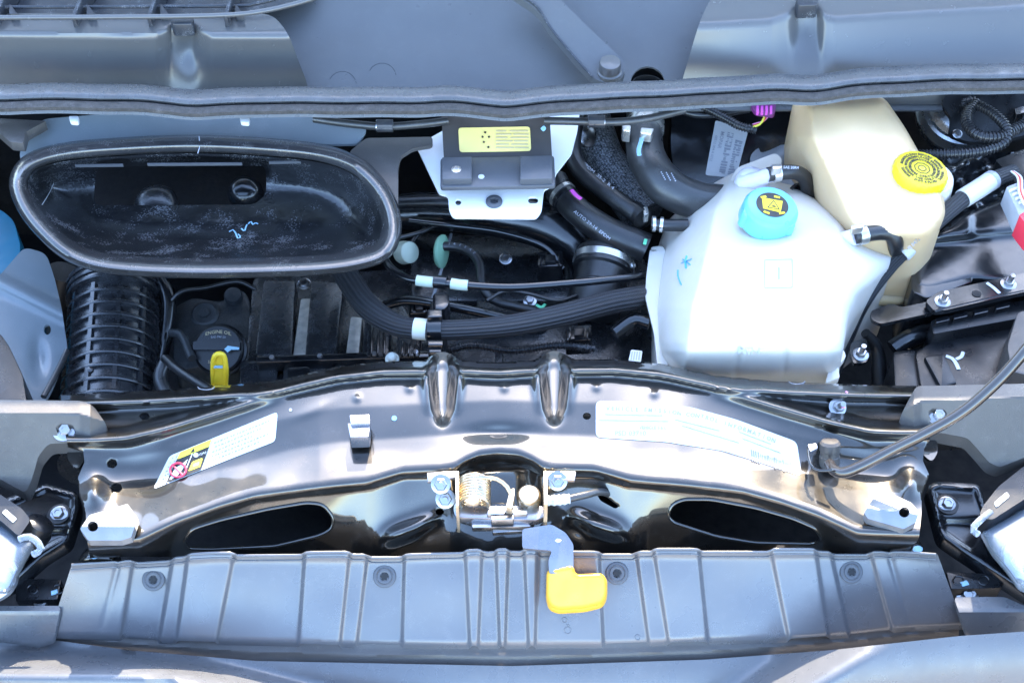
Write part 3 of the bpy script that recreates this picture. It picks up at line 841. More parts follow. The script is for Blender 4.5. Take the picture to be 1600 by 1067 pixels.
def oil_cap():
    t = thing('oil_filler_housing', 'cast grey housing with round bosses behind the oil cap', 'engine part', W(330, 500, -.26))
    prism('housing', rounded([(268, 480), (300, 462), (345, 470), (380, 448), (392, 470), (390, 560), (270, 580)], 12), -.185, -.27, 'cast_grey', t, .008)
    lathe('boss', W(321, 494, -.187), ax(0, .25), [(26, 0), (26, 7), (21, 11), (14, 9), (10, 10), (9, 14), (0, 15)], 'cast_grey', t)
    lathe('boss', W(366, 470, -.19), ax(.1, .3), [(17, 0), (17, 22), (15, 26), (0, 27)], 'cast_grey', t, 24)
    tube('housing_rim', [(268, 520, -.16), (285, 525, -.15), (300, 560, -.15)], 8, 'cast_grey', t)
    t['label'] = 'cast housing with round bosses and the black oil filler cap'
    a = ax(0, .62)
    base = W(346, 548, -.17)
    c = lathe('oil_cap', base, a, [(47, 0), (47, 8), (43, 10), (43, 24), (40, 27), (0, 27)], 'black_plastic', t, 48, label='round black oil filler cap with gold print and a light blue arrow')
    q = a.to_track_quat('Z', 'Y').to_matrix()
    C = base + a * (27 * S)
    e1 = Vector((1, 0, 0)); e2 = a.cross(e1)
    M = Matrix((e1, e2, a)).transposed().to_4x4(); M.translation = C
    def flat_poly(name, pts, h0, h1, m, par):
        v = [M @ Vector((x * S, y * S, h0 * S)) for x, y in pts] + [M @ Vector((x * S, y * S, h1 * S)) for x, y in pts]
        n = len(pts)
        f = [tuple(range(n))[::-1], tuple(range(n, 2 * n))] + [(i, (i + 1) % n, n + (i + 1) % n, n + i) for i in range(n)]
        return obj(name, v, f, m, par)
    flat_poly('grip', rounded([(-41, -3), (41, -3), (41, 12), (-41, 12)], 4), -2, 12, 'black_plastic', c)
    flat_poly('arrow_mark', [(14, -2), (20, 4), (26, 3), (40, 1), (40, -3), (26, -3), (20, -8)], 12.1, 12.5, 'paint_light_blue', c)
    flat_poly('oil_symbol', rounded([(-9, -16), (8, -16), (9, -7), (-8, -7)], 2), .1, .6, 'print_gold', c)
    flat_poly('oil_symbol', [(-4, -14), (-1, -14), (-1, -9), (-4, -9)], .6, .9, 'print_black', c)
    def captext(body, y, size, m, bend):
        cu = bpy.data.curves.new('t', 'FONT'); cu.body = body; cu.size = size; cu.align_x = 'CENTER'; cu.align_y = 'CENTER'; cu.resolution_u = 2
        to = bpy.data.objects.new('t', cu); COL.objects.link(to)
        me = bpy.data.meshes.new_from_object(to.evaluated_get(bpy.context.evaluated_depsgraph_get()))
        bpy.data.objects.remove(to); bpy.data.curves.remove(cu)
        v = [M @ Vector((p.co.x * S, (p.co.y + y - bend * p.co.x ** 2) * S, .5 * S)) for p in me.vertices]
        obj('lettering', v, [tuple(p.vertices) for p in me.polygons], m, c); bpy.data.meshes.remove(me)
    captext('ENGINE OIL', 30, 8.5, 'print_gold', .008)
    captext('SAE 0W-20', 21, 5.5, 'print_grey', .004)
    captext('SAE 0W-20', -24, 7, 'print_gold', -.004)
    d = thing('dipstick', 'yellow plastic dipstick loop handle in front of the oil cap', 'dipstick', W(343, 604, -.12))
    z0 = -.10
    tube('loop', [(334, 600, z0 - .02), (333, 575, z0 + .01), (335, 558, z0 + .03), (342, 553, z0 + .035), (350, 557, z0 + .03), (353, 578, z0 + .008), (352, 600, z0 - .02)], 4.6, 'dipstick_yellow', d, seg=12, n=60)
    prism('grip_plate', rounded([(334, 556), (349, 556), (350, 598), (334, 598)], 4), lambda u, v: z0 + .036 - (v - 553) * .0011, ('t', .004), 'dipstick_yellow', d, .001)
    lathe('collar', W(344, 607, z0 - .03), ax(0, .3), [(14, 0), (15, 3), (15, 8), (11, 10), (9, 14)], 'dipstick_yellow', d, 28)
    decal('blue_mark', [(334, 571), (348, 571), (348, 575), (334, 575)], lambda u, v: z0 + .037 - (v - 553) * .0011, 'paint_light_blue', d, step=2)
oil_cap()

# ------------------------------------------------------------------ hoses and lines across the engine
def lines():
    t = thing('braided_hose', 'thick black braided hose curving across the engine with a pale tape band', 'hose', W(760, 515, -.14))
    pts = [(528, 405, -.10), (550, 445, -.09), (578, 482, -.08), (620, 508, -.075), (665, 515, -.07), (720, 515, -.07), (800, 508, -.07), (880, 492, -.075), (950, 474, -.085), (1000, 465, -.10), (1050, 455, -.17)]
    tube('sleeve', pts, [22, 22, 21, 17, 17, 19, 20, 21, 21, 21], 'braided_sleeve', t, seg=30, n=170)
    tube('tape_band', [(647, 513, -.0705), (656, 514, -.0705), (667, 515, -.0705)], 18.2, 'white_tape', t, seg=28, n=6)
    c = thing('hose_clip_tower', 'black double pipe clip tower holding the braided hose and thin line', 'pipe clip', W(685, 520, -.15))
    tube('hose_loop', [(668, 515, -.070), (677, 515, -.070), (690, 515, -.07)], 20.5, 'black_gloss_plastic', c, seg=28, n=6)
    prism('latch_tab', rounded([(667, 483), (691, 482), (691, 495), (667, 496)], 3), -.046, -.07, 'black_gloss_plastic', c, .002)
    prism('latch_tab', rounded([(668, 531), (692, 531), (692, 539), (668, 539)], 2), -.052, -.08, 'black_gloss_plastic', c, .002)
    prism('latch_tab', rounded([(669, 542), (690, 542), (689, 550), (670, 550)], 2), -.058, -.09, 'black_gloss_plastic', c, .002)
    tube('line_loop', [(678, 440, -.0655), (690, 441, -.0655), (698, 442, -.0655)], 11.5, 'black_gloss_plastic', c, seg=22, n=6)
    prism('saddle', rounded([(676, 456), (700, 455), (703, 474), (694, 484), (676, 482)], 6), -.062, -.10, 'black_gloss_plastic', c, .004)
    prism('post', rounded([(672, 470), (696, 470), (692, 545), (672, 545)], 4), -.085, -.17, 'black_plastic', c, .003)
    l = thing('thin_line', 'thin glossy black line with two pale sleeves crossing above the braided hose', 'pipe', W(800, 445, -.12))
    lp = [(596, 398, -.09), (612, 420, -.075), (636, 435, -.068), (670, 440, -.066), (720, 445, -.066), (800, 449, -.068), (900, 442, -.075), (960, 436, -.08), (1000, 431, -.095), (1050, 420, -.15)]
    tube('pipe', lp, 7, 'black_gloss_plastic', l, seg=16)
    tube('pale_sleeve', [(651, 438, -.0665), (665, 440, -.0665), (677, 441, -.0665)], 9.5, 'pale_green', l, seg=22, n=6)
    tube('pale_sleeve', [(705, 443, -.0665), (718, 445, -.0665), (731, 446, -.0665)], 9.5, 'pale_green', l, seg=22, n=6)
    g = thing('vapour_hose', 'printed black hose leaving a pale green grommet disc', 'hose', W(720, 400, -.16))
    lathe('grommet', W(690, 393, -.11), Vector((.9, -.25, .15)), [(12, -6), (28, -5), (31, -1), (31, 3), (24, 6), (12, 8)], 'green_grommet', g, 36)
    tube('hose', [(690, 385, -.10), (715, 386, -.10), (738, 396, -.10), (750, 416, -.105), (753, 445, -.11), (770, 468, -.12), (810, 480, -.125), (850, 487, -.13)], 8.5, 'rubber_hose', g)
    f = lambda u, v: -.0925 + 0 * u
    for k, (x, y) in enumerate(((702, 381), (710, 381), (719, 383), (727, 386), (735, 390), (741, 395))):
        text('print', 'SAE'[k % 3], x, y, 5.5, 12 + k * 10, lambda u, v: -.0935 + 0 * u, 'print_grey', g)
    w = lathe('pale_fitting', W(628, 395, -.13), Vector((.6, -.5, .5)), [(20, 0), (22, 6), (20, 26), (15, 30), (0, 31)], 'pale_green')
    tag(w, 'pale green cup fitting peeking out beside the oval duct rim', 'fitting')
    b = lathe('cover_stud', W(613, 562, -.12), ax(0, .3), [(12, 0), (12, 4), (8, 6), (8, 14), (5, 17), (0, 17.5)], 'white_tape', None, 20)
    tag(b, 'pale round stud standing just behind the glossy crossmember edge', 'stud')
    c = prism('wire_tag', rounded([(986, 546), (1004, 548), (1001, 566), (982, 563)], 2), -.075, -.08, 'label_white', None, .0005)
    tag(c, 'small white striped tag beside the coolant tank foot', 'tag')
    for k in range(4): prism('tag_line', [(987 + k * 4, 549), (989 + k * 4, 549), (987 + k * 4, 562), (985 + k * 4, 562)], -.0745, -.0752, 'print_grey', c)
    # hoses on the far side
    h = thing('heater_hose', 'printed black hose bending down beside the white plate', 'hose', W(930, 270, -.12))
    tube('hose', [(905, 170, -.02), (896, 205, -.03), (895, 240, -.04), (910, 270, -.05), (955, 306, -.055), (1000, 338, -.06)], 17, 'rubber_hose', h, seg=24)
    text('print', 'EPDM  35-2  R 4', 935, 275, 7, 40, lambda u, v: -.0385 + 0 * u, 'print_grey', h, sx=1.3)
    tube('end_clamp', [(988, 329, -.06), (996, 334, -.06), (1004, 341, -.06)], 19, 'rubber_hose', h, seg=24, n=6)
    prism('clamp_tab', rounded([(1005, 323), (1012, 322), (1014, 334), (1006, 336)], 2), -.045, -.06, 'clamp_steel', h, .001)
    r = thing('radiator_hose', 'fat black radiator hose with banded neck and magenta paint mark', 'hose', W(940, 350, -.14))
    tube('hose', [(866, 282, -.055), (878, 304, -.06), (905, 332, -.065), (950, 362, -.075), (1010, 388, -.09)], [25, 25, 26, 27, 27], 'rubber_hose', r, seg=30)
    for k in range(3):
        tube('neck_band', [(872 + k * 5, 296 + k * 7, -.0605), (876 + k * 5, 300 + k * 7, -.061)], 27.5, 'black_gloss_plastic' if k != 1 else 'clamp_steel', r, seg=30, n=3)
    stroke('paint_mark', [(893, 297), (900, 305), (908, 311)], 4, lambda u, v: -.036 - .0001 * (v - 300), 'paint_magenta', r)
    stroke('paint_mark', [(1009, 374), (1007, 382)], 3, lambda u, v: -.066 + 0 * u, 'paint_green', r)
    text('print', 'AUTO 29-14  EPDM', 925, 352, 7, 38, lambda u, v: -.0485 + 0 * u, 'print_grey', r, sx=1.2)
    s = tube('heat_sleeve', [(915, 160, -.07), (930, 210, -.08), (945, 250, -.09), (985, 310, -.11), (1010, 340, -.12)], 40, 'woven_heat_sleeve', seg=36)
    tag(s, 'silvery woven heat sleeve between the two dark hoses', 'heat sleeve')
    s = lathe('sleeve_flange', W(915, 212, -.045), Vector((.6, -.5, .6)), [(18, 0), (22, 0), (23, 6), (17, 9)], 'zinc', None, 30)
    tag(s, 'bare metal ring at the mouth of the woven heat sleeve', 'ring')
    b = thing('grey_coolant_hose', 'wide grey moulded hose with a bright clamp and blue stroke', 'hose', W(1030, 260, -.10))
    tube('hose', [(1008, 170, -.01), (1006, 210, -.015), (1012, 250, -.02), (1040, 290, -.03), (1085, 312, -.045), (1150, 318, -.06)], [35, 34, 35, 36, 34, 32], 'grey_hose', b, seg=36)
    c = tube('spring_clamp', [(1008, 192, -.0105), (1007, 204, -.0115)], 36.5, 'clamp_steel', b, seg=36, n=4)
    prism('clamp_ear', rounded([(972, 194), (986, 196), (985, 206), (973, 204)], 2), .02, .0, 'clamp_steel', b, .001)
    prism('clamp_ear', rounded([(1002, 199), (1022, 201), (1018, 211), (1000, 208)], 2), .026, .012, 'clamp_steel', b, .001)
    stroke('paint_stroke', [(1004, 208), (1002, 220), (998, 234), (999, 243)], 4, lambda u, v: .0172 - .0001 * (v - 205), 'paint_light_blue', b)
    for k in range(3): text('mould_print', '•••••', 1036 + k * 8, 275 + k * 4 - k * 3, 9, 62, lambda u, v: .0035 + 0 * u, 'print_grey', b)
    e = thing('small_coolant_stub', 'short black hose stub with silver clamp entering the coolant tank', 'hose', W(1040, 352, -.08))
    tube('stub', [(1018, 350, -.05), (1040, 352, -.05), (1075, 352, -.05)], 11, 'rubber_hose', e)
    tube('clamp', [(1019, 350, -.05), (1024, 350, -.05)], 14, 'clamp_steel', e, n=3)
    tube('clamp', [(1031, 351, -.05), (1036, 351.5, -.05)], 14, 'clamp_steel', e, n=3)
lines()

# ------------------------------------------------------------------ cable under the seal
def seal_cable():
    t = thing('hood_cable', 'slim grey cable clipped along the underside of the rubber seal', 'cable', W(800, 190, .04))
    tube('cable', [(490, 186, .07), (540, 193, .068), (600, 198, .066), (660, 194, .066), (700, 189, .066)], 7, 'grey_hose', t)
    tube('cable', [(850, 189, .066), (900, 190, .066), (960, 191, .066), (1010, 186, .068), (1070, 172, .07)], 7, 'grey_hose', t)
    for x, y in ((601, 197), (932, 190)):
        tube('clip_band', [(x - 13, y, .0665), (x, y, .0665), (x + 13, y, .0665)], 11, 'zinc', t, n=6)
        prism('clip_tab', rounded([(x - 13, y - 10), (x + 13, y - 10), (x + 13, y - 1), (x - 13, y - 1)], 2), .079, .073, 'module_bracket', t, .001)
seal_cable()

# ------------------------------------------------------------------ control module on its plate
def module():
    p = thing('module_plate', 'bright white mounting plate with a rubber grommet under the control module', 'plate', W(775, 300, -.02))
    o = rounded([(650, 228), (700, 200), (906, 176), (902, 205), (893, 240), (868, 272), (866, 290), (850, 296), (846, 330), (838, 341), (708, 340), (702, 330), (700, 306), (686, 303)], 5)
    f = lambda u, v: .012 - .00012 * (v - 300)
    sheet('plate', o, f, 'white_paint_plate', p, holes=[circ(716, 316, 5, 5, 14), rounded([(825, 308), (841, 308), (841, 318), (825, 318)], 5), circ(772, 316, 8)], step=3, thick=.003)
    lathe('grommet', W(772, 316, .0105), ax(0, .15), [(8, -4), (8, 0), (14.5, 0), (14.5, 2.5), (12, 4), (7, 4), (6.5, -3)], 'module_bracket', p, 30)
    lathe('grommet_core', W(772, 316, .006), ax(0, .15), [(7.5, 0), (7.5, 3), (0, 3.5)], 'black_plastic', p, 20)
    t = thing('control_module', 'brown grey control module box with a yellow label and stepped bracket', 'control module', W(775, 260, .02))
    zt = lambda u, v: .062 - .00045 * (v - 180)
    sheet('housing', rounded([(689, 166), (858, 166), (863, 252), (694, 254)], 3), zt, 'module_brown', t, step=4, thick=.03, angle=30)
    lb = decal('label', rounded([(716, 200), (828, 198), (830, 236), (718, 238)], 5), zt, 'label_yellow', t, step=3)
    for k in range(6):
        y = 204 + k * 5.2
        for x0, x1 in ((775, 792 + (k * 7) % 12), (797 + (k * 5) % 9, 826)):
            decal('label_text', [(x0, y), (x1, y), (x1, y + 1.8), (x0, y + 1.8)], zt, 'print_gold', lb, lift=.0016, step=2)
    for x, y in ((758, 207), (754, 214), (764, 214), (756, 222), (763, 230)):
        decal('label_dot', circ(x, y, 1.8, 1.6, 8), zt, 'print_black', lb, lift=.0016, step=1)
    decal('paint_dot', rounded([(844, 201), (850, 196), (854, 201), (849, 206)], 2), zt, 'paint_light_blue', t, step=2)
    b = prism('bracket', rounded([(688, 247), (866, 243), (868, 290), (688, 293)], 5), .036, ('t', .006), 'module_bracket', t, .0015)
    prism('pad', [(691, 246), (737, 245), (737, 279), (691, 280)], .046, ('t', .0098), 'module_bracket', b, .0008)
    prism('pad', [(813, 244), (863, 243), (863, 279), (813, 280)], .046, ('t', .0098), 'module_bracket', b, .0008)
    s = lathe('screw', W(713, 265, .046), ax(0, .05), [(8.5, 0), (8.5, .8), (6, 1), (6, 2.5), (5, 3.2), (2.2, 3.2), (2, 1)], 'clamp_steel', b, 20)
    decal('paint_dot', circ(752, 276, 5, 3.5, 14), .036, 'label_white', t, step=1.5)
module()

# ------------------------------------------------------------------ things round the brake reservoir
def right_rear():
    t = thing('relay_box', 'black electronics box carrying a white barcode label', 'electronics box', W(1120, 240, -.2))
    zt = lambda u, v: -.02 - .0006 * (v - 170)
    sheet('lid', rounded([(1050, 155), (1250, 150), (1262, 250), (1220, 320), (1060, 320), (1048, 230)], 12), zt, 'black_gloss_plastic', t, step=5, thick=.06)
    lb = decal('label', rounded([(1118, 188), (1169, 205), (1150, 278), (1102, 274)], 3), zt, 'label_white', t, step=3)
    def onlabel(a, b):  # a across, b along, both 0..1
        p = (1 - a) * (1 - b) * np.array((1118, 188)) + a * (1 - b) * np.array((1169, 205)) + a * b * np.array((1150, 278)) + (1 - a) * b * np.array((1102, 274))
        return tuple(p)
    rnd = random.Random(3)
    for a0, a1, b0 in ((.42, .62, .14), (.70, .92, .24)):
        b = b0
        while b < .93:
            w = rnd.choice((.008, .012, .02, .03))
            decal('bar', [onlabel(a0, b), onlabel(a1, b), onlabel(a1, b + w), onlabel(a0, b + w)], zt, 'print_grey', lb, lift=.0016, step=2)
            b += w + rnd.choice((.012, .016, .024))
    x, y = onlabel(.27, .32); text('print', 'MOPAR', x, y, 8, 103, zt, 'print_grey', lb)
    x, y = onlabel(.10, .5); text('print', '68512 004 A 0712', x, y, 5.5, 103, zt, 'print_grey', lb)
    c = thing('wire_connector', 'magenta wire connector with yellow and red wires under the seal', 'connector', W(1196, 175, -.02))
    prism('plug', rounded([(1172, 163), (1214, 160), (1210, 180), (1180, 176)], 5), .03, .024, 'connector_pink', c, .003)
    for k in range(4): prism('pin_row', [(1182 + k * 7, 165), (1186 + k * 7, 165), (1186 + k * 7, 176), (1182 + k * 7, 176)], .033, .028, 'paint_magenta', c, .001)
    for k, m in enumerate(('wire_yellow', 'wire_red', 'paint_pink')):
        tube('wire', [(1190 + 3 * k, 172, .025), (1194 + k * 4, 182 - k * 2, .024), (1188 + k * 2, 194 - k * 2, .018), (1176, 199 - k * 2, .01)], 2, m, c, seg=8)
    cor = lambda p: (lambda s: 1 + .12 * np.sign(np.sin(s / p * 2 * math.pi)))
    k = tube('loom_conduit', [(1090, 165, .02), (1108, 172, .018), (1135, 186, .012), (1158, 198, .008), (1182, 203, .006)], 7.5, 'corrugated_black', n=150, rfun=cor(.004))
    tag(k, 'thin black corrugated conduit leading to the magenta connector', 'conduit')
    k = tube('loom_branch', [(1060, 172, .01), (1090, 180, .008), (1130, 178, .006), (1170, 172, .004)], 6, 'rubber_hose')
    tag(k, 'smooth black wire branch behind the barcode label', 'wire')
    k = sheet('support_bracket', rounded([(1170, 245), (1185, 230), (1240, 225), (1262, 245), (1262, 330), (1200, 330)], 14), lambda u, v: -.055 + .006 * np.sin((u + v) * .1), 'connector_grey', step=4, thick=.005)
    tag(k, 'grey bracket behind the neck of the coolant tank', 'bracket')
    # brake fluid reservoir
    r = thing('brake_fluid_reservoir', 'amber tinted plastic brake fluid reservoir beside the coolant tank', 'reservoir', W(1350, 330, -.12))
    out = rounded([(1237, 158), (1380, 150), (1412, 196), (1440, 245), (1474, 300), (1478, 340), (1450, 372), (1345, 374), (1310, 362), (1284, 333), (1262, 280), (1237, 215)], 14)
    def zr(u, v):
        d, _, _ = nearest([out], np.asarray(u, float), np.asarray(v, float))
        t_ = np.clip(d / 20., 0, 1)
        top = .075 - .00022 * (v - 160)
        edge = np.interp(v, [150, 215, 280, 335, 380], [1242, 1250, 1280, 1305, 1330])
        top = top - .0011 * np.clip(edge + 22 - u, 0, 40)
        return top - .016 * (1 - np.sqrt(1 - (1 - t_) ** 2)) + .0015 * np.sin(u * .05 + 1) * np.sin(v * .06)
    sheet('body', out, zr, 'reservoir_plastic', r, step=4, thick=.13, angle=60)
    lathe('neck', W(1428, 322, -.02), ax(.05, .0), [(54, 0), (54, 30), (50, 62), (48, 70)], 'tank_plastic', r, 40)
    a = ax(.10, .06); base = W(1431, 284, .033)
    cp = lathe('cap', base, a, [(47, 0), (48, 2), (47, 24), (44, 30), (40, 31), (0, 31)], 'cap_yellow', r, 72, label='yellow ribbed cap with rings of black print', rmod=lambda an, r_, h: 1 + (.012 * math.cos(an * 24) if r_ > 42 else 0))
    C = base + a * (31.3 * S)
    e1 = (Vector((1, 0, 0)) - a * a.x).normalized(); e2 = a.cross(e1)
    def disc_poly(name, pts, m, lift=.4):
        v = [C + (e1 * x + e2 * y + a * lift) * S for x, y in pts]
        n = len(pts); v += [p - a * .4 * S for p in v]
        f = [tuple(range(n)), tuple(range(n, 2 * n))[::-1]] + [(i, n + i, n + (i + 1) % n, (i + 1) % n) for i in range(n)]
        return obj(name, v, f, m, cp)
    def ring(name, r0, r1, m, n=40, lift=.4, a0=0):
        v = []; f = []
        for k in range(n):
            an = a0 + 2 * math.pi * k / n
            for rr in (r0, r1): v.append(C + (e1 * math.cos(an) * rr + e2 * math.sin(an) * rr + a * lift) * S)
        for k in range(n):
            j = (k + 1) % n; f.append((2 * k, 2 * k + 1, 2 * j + 1, 2 * j))
        return obj(name, v, f, m, cp)
    ring('octagon_mark', 12.8, 14.2, 'print_black', 8, a0=math.pi / 8)
    ring('ring_mark', 6.2, 7.4, 'print_black'); ring('ring_mark', 3.8, 4.4, 'print_gold')
    def ringtext(body, rad, size, start, m='print_black', up=1):
        cu = bpy.data.curves.new('t', 'FONT'); cu.body = body; cu.size = size; cu.align_x = 'CENTER'; cu.align_y = 'CENTER'; cu.resolution_u = 1; cu.offset = .22
        to = bpy.data.objects.new('t', cu); COL.objects.link(to)
        me = bpy.data.meshes.new_from_object(to.evaluated_get(bpy.context.evaluated_depsgraph_get()))
        bpy.data.objects.remove(to); bpy.data.curves.remove(cu)
        v = []
        for p in me.vertices:
            an = start - up * p.co.x / rad; rr = rad + up * p.co.y
            v.append(C + (e1 * math.cos(an) * rr + e2 * math.sin(an) * rr + a * .5) * S)
        obj('lettering', v, [tuple(p.vertices) for p in me.polygons], m, cp); bpy.data.meshes.remove(me)
    h = math.pi / 2
    ringtext('CLEAN BEFORE', 35, 7.2, h); ringtext('REMPLACER', 28, 7.2, h); ringtext('REMOVAL', 21, 7.2, h)
    ringtext('USE ONLY', 28, 7.2, -h, up=-1); ringtext('DOT 4 FLUID', 35, 7.2, -h, up=-1); ringtext('ONLY', 21, 7.2, -h, up=-1)
    for k, (st, mm) in enumerate(((math.pi * .82, 'print_gold'), (math.pi * 1.12, 'print_black'), (math.pi * .12, 'print_gold'), (-math.pi * .16, 'print_gold'))):
        for rad in (21, 28, 35): ringtext('BREMSFL', rad, 6.4, st, 'print_black')
    # brake booster
    b = thing('brake_booster', 'round silver brake booster drum with a dark face plate', 'brake booster', W(1520, 200, -.05))
    base = W(1512, 165, -.02); a = ax(-.25, .55)
    lathe('drum', base, a, [(96, -30), (96, 0), (88, 8), (84, 14), (78, 16), (72, 13), (64, 18), (58, 22), (0, 24)], 'booster_silver', b, 72)
    f = lambda u, v: .036 - .00062 * (v - 170)
    sheet('face_plate', rounded([(1474, 150), (1620, 140), (1625, 205), (1560, 222), (1512, 222), (1482, 210), (1486, 182), (1474, 170)], 8), f, 'black_plastic', b, step=4, thick=.006)
    bolt('nut', 1496, 209, .018, 6, 'zinc', b, ax(0, .5))
    prism('plate_tab', rounded([(1585, 170), (1600, 165), (1602, 176), (1588, 180)], 2), .045, .03, 'black_gloss_plastic', b, .001)
    k = tube('loop_conduit', [(1508, 168, .045), (1512, 160, .05), (1524, 162, .05), (1512, 178, .05), (1512, 196, .05), (1530, 212, .05), (1560, 214, .05), (1590, 200, .05), (1630, 180, .05)], 9.5, 'corrugated_black', n=360, rfun=cor(.0052))
    tag(k, 'black corrugated conduit loop lying on the brake booster plate', 'conduit')
    k = tube('cross_conduit', [(1528, 164, .058), (1552, 178, .06), (1572, 200, .055), (1570, 222, .045), (1540, 235, .035), (1500, 240, .03), (1445, 242, .02), (1400, 244, .01)], 8.5, 'corrugated_black', n=380, rfun=cor(.0048))
    tag(k, 'black corrugated conduit running from the booster behind the yellow cap', 'conduit')
    k = sheet('rubber_boot', rounded([(1455, 250), (1540, 240), (1620, 235), (1620, 300), (1500, 330), (1460, 300)], 14), lambda u, v: -.03 + .010 * np.sin(u * .06 + v * .12) + .006 * np.sin(u * .11 - v * .09), 'black_gloss_plastic', step=4, thick=.03, angle=60)
    tag(k, 'crumpled shiny black boot behind the yellow cap', 'boot')
    k = prism('slanted_beam', rounded([(1555, 250), (1620, 225), (1640, 330), (1600, 300)], 4), -.01, -.06, 'black_plastic', None, .003)
    tag(k, 'flat black slanted beam under the corrugated conduits', 'beam')
right_rear()

# ------------------------------------------------------------------ coolant tank
def coolant_tank():
    t = thing('coolant_tank', 'large milky white coolant expansion tank with blue pen marks', 'coolant tank', W(1180, 560, -.25))
    out = rounded([(1024, 400), (1040, 348), (1082, 308), (1122, 282), (1155, 266), (1180, 262), (1215, 285), (1250, 292), (1300, 330), (1332, 362), (1372, 384), (1414, 388), (1404, 412), (1372, 438), (1340, 462), (1326, 490), (1318, 545), (1308, 596), (1262, 600), (1100, 596), (1046, 584), (1032, 560), (1026, 500)], 12)
    def z(u, v):
        u = np.asarray(u, float); v = np.asarray(v, float)
        d, _, _ = nearest([out], u, v)
        t_ = np.clip(d / 30., 0, 1)
        top = np.interp(v, [260, 330, 400, 500, 535, 548, 600], [-.025, .012, .03, .022, .016, .008, -.075])
        le = np.interp(v, [260, 330, 420, 480, 600], [1150, 1118, 1098, 1082, 1068])
        top = top - .0016 * np.clip(le - u, 0, 90) - .006 * (1 / (1 + np.exp((u - le) / 4.)))
        top = top - .0006 * np.clip(u - 1310, 0, 120)
        g = np.exp(-((u - 1152 + (v - 570) * .15) / 4.5) ** 2) + np.exp(-((u - 1228 + (v - 570) * .1) / 4.5) ** 2)
        top = top - .004 * g * np.clip((v - 530) / 18., 0, 1)
        # raised shoulder running from the cap to the side arm
        top = top + .008 * np.exp(-((v - 372 - (u - 1200) * .12) / 26.) ** 2) * np.exp(-((u - 1255) / 80.) ** 2)
        return top - .026 * (1 - np.sqrt(np.clip(1 - (1 - t_) ** 2, 0, 1)))
    sheet('body', out, z, 'tank_plastic', t, step=3.5, thick=.16, angle=60)
    fl = rounded([(1016, 386), (1036, 384), (1044, 402), (1030, 470), (1034, 540), (1050, 590), (1028, 578), (1022, 520), (1008, 462), (1010, 430)], 6)
    sheet('side_flange', fl, -.085, 'tank_plastic', t, holes=[rounded([(1018, 390), (1026, 389), (1026, 392), (1018, 393)], 1)], step=3, thick=.004)
    sheet('rear_flange', rounded([(1140, 284), (1152, 262), (1212, 239), (1223, 250), (1216, 268), (1180, 290)], 6), -.02, 'tank_plastic', t, step=3, thick=.004)
    prism('foot_flange', rounded([(1300, 556), (1318, 546), (1322, 556), (1310, 572), (1312, 590), (1290, 598)], 3), -.05, -.06, 'tank_plastic', t, .001)
    lathe('cap_neck', W(1200, 356, .0), UP, [(50, 0), (47, 14), (43, 30), (42, 40)], 'tank_plastic', t, 40)
    # ports and their hoses
    def port(a, b, r):
        tube('port', [a, tuple((np.array(a) + np.array(b)) / 2), b], [r * 1.25, r, r], 'tank_fitting', t, n=10, seg=22)
    lathe('port_dome', W(1172, 290, -.02), ax(.2, .2), [(30, 0), (29, 14), (22, 26), (10, 32), (0, 33)], 'tank_fitting', t, 32)
    port((1160, 288, -.012), (1208, 272, .022), 13)
    port((1285, 384, -.012), (1338, 370, .022), 14)
    h = thing('overflow_hose', 'short black hose with silver clamp on the rear port of the coolant tank', 'hose', W(1245, 280, -.02))
    tube('hose', [(1200, 273, .0225), (1222, 270, .022), (1244, 270, .018), (1258, 280, .005), (1266, 310, -.03)], 13, 'rubber_hose', h)
    tube('clamp', [(1207, 272, .0225), (1218, 270.5, .0225)], 15.5, 'clamp_steel', h, n=4)
    prism('clamp_ear', rounded([(1206, 258), (1222, 256), (1222, 262), (1207, 264)], 2), .042, .03, 'clamp_steel', h, .001)
    text('print', 'SAE 20R4', 1236, 262, 6, 2, .034, 'print_white', h)
    h = thing('return_hose', 'black elbow hose with silver clamp on the side port of the coolant tank', 'hose', W(1370, 370, -.02))
    tube('hose', [(1334, 370, .0225), (1352, 366, .023), (1376, 363, .022), (1392, 366, .018), (1399, 380, .004), (1398, 392, -.02)], 13.5, 'rubber_hose', h)
    tube('clamp', [(1340, 369, .0225), (1352, 366, .0228)], 16.5, 'clamp_steel', h, n=4)
    prism('clamp_ear', rounded([(1330, 352), (1350, 349), (1350, 355), (1331, 358)], 2), .043, .032, 'clamp_steel', h, .001)
    # marks
    stroke('pen_mark', [(1060, 422), (1060, 432), (1065, 445)], 2, z, 'paint_blue', t)
    stroke('pen_mark', [(1074, 400), (1072, 410), (1073, 419)], 3, z, 'paint_blue', t)
    stroke('pen_mark', [(1065, 411), (1074, 407), (1081, 405)], 2.4, z, 'paint_blue', t)
    stroke('pen_mark', [(1067, 405), (1074, 410), (1079, 414)], 2.0, z, 'paint_blue', t)
    e = rounded([(1195, 406), (1238, 405), (1238, 449), (1195, 450)], 2)
    for i in range(4):
        c = [(1195, 406), (1238, 405), (1238, 449), (1195, 450)]
        stroke('emblem_edge', [c[i], c[(i + 1) % 4]], .9, z, 'paint_light_blue', t)
    stroke('emblem_bar', [(1217, 418), (1217, 436)], 1.6, z, 'paint_light_blue', t)
    text('level_print', 'MIN', 1170, 549, 17, 1, z, 'label_white', t, lift=.002, sx=1.2)
    stroke('level_line', [(1188, 547), (1224, 545)], 1.2, z, 'label_white', t, lift=.001)
    # cap
    a = ax(.10, .12); base = W(1197, 345, .028)
    def lug(an, r, h):
        return 1 + (.09 if (r > 40 and math.cos(an * 3 + .6) > .35) else 0)
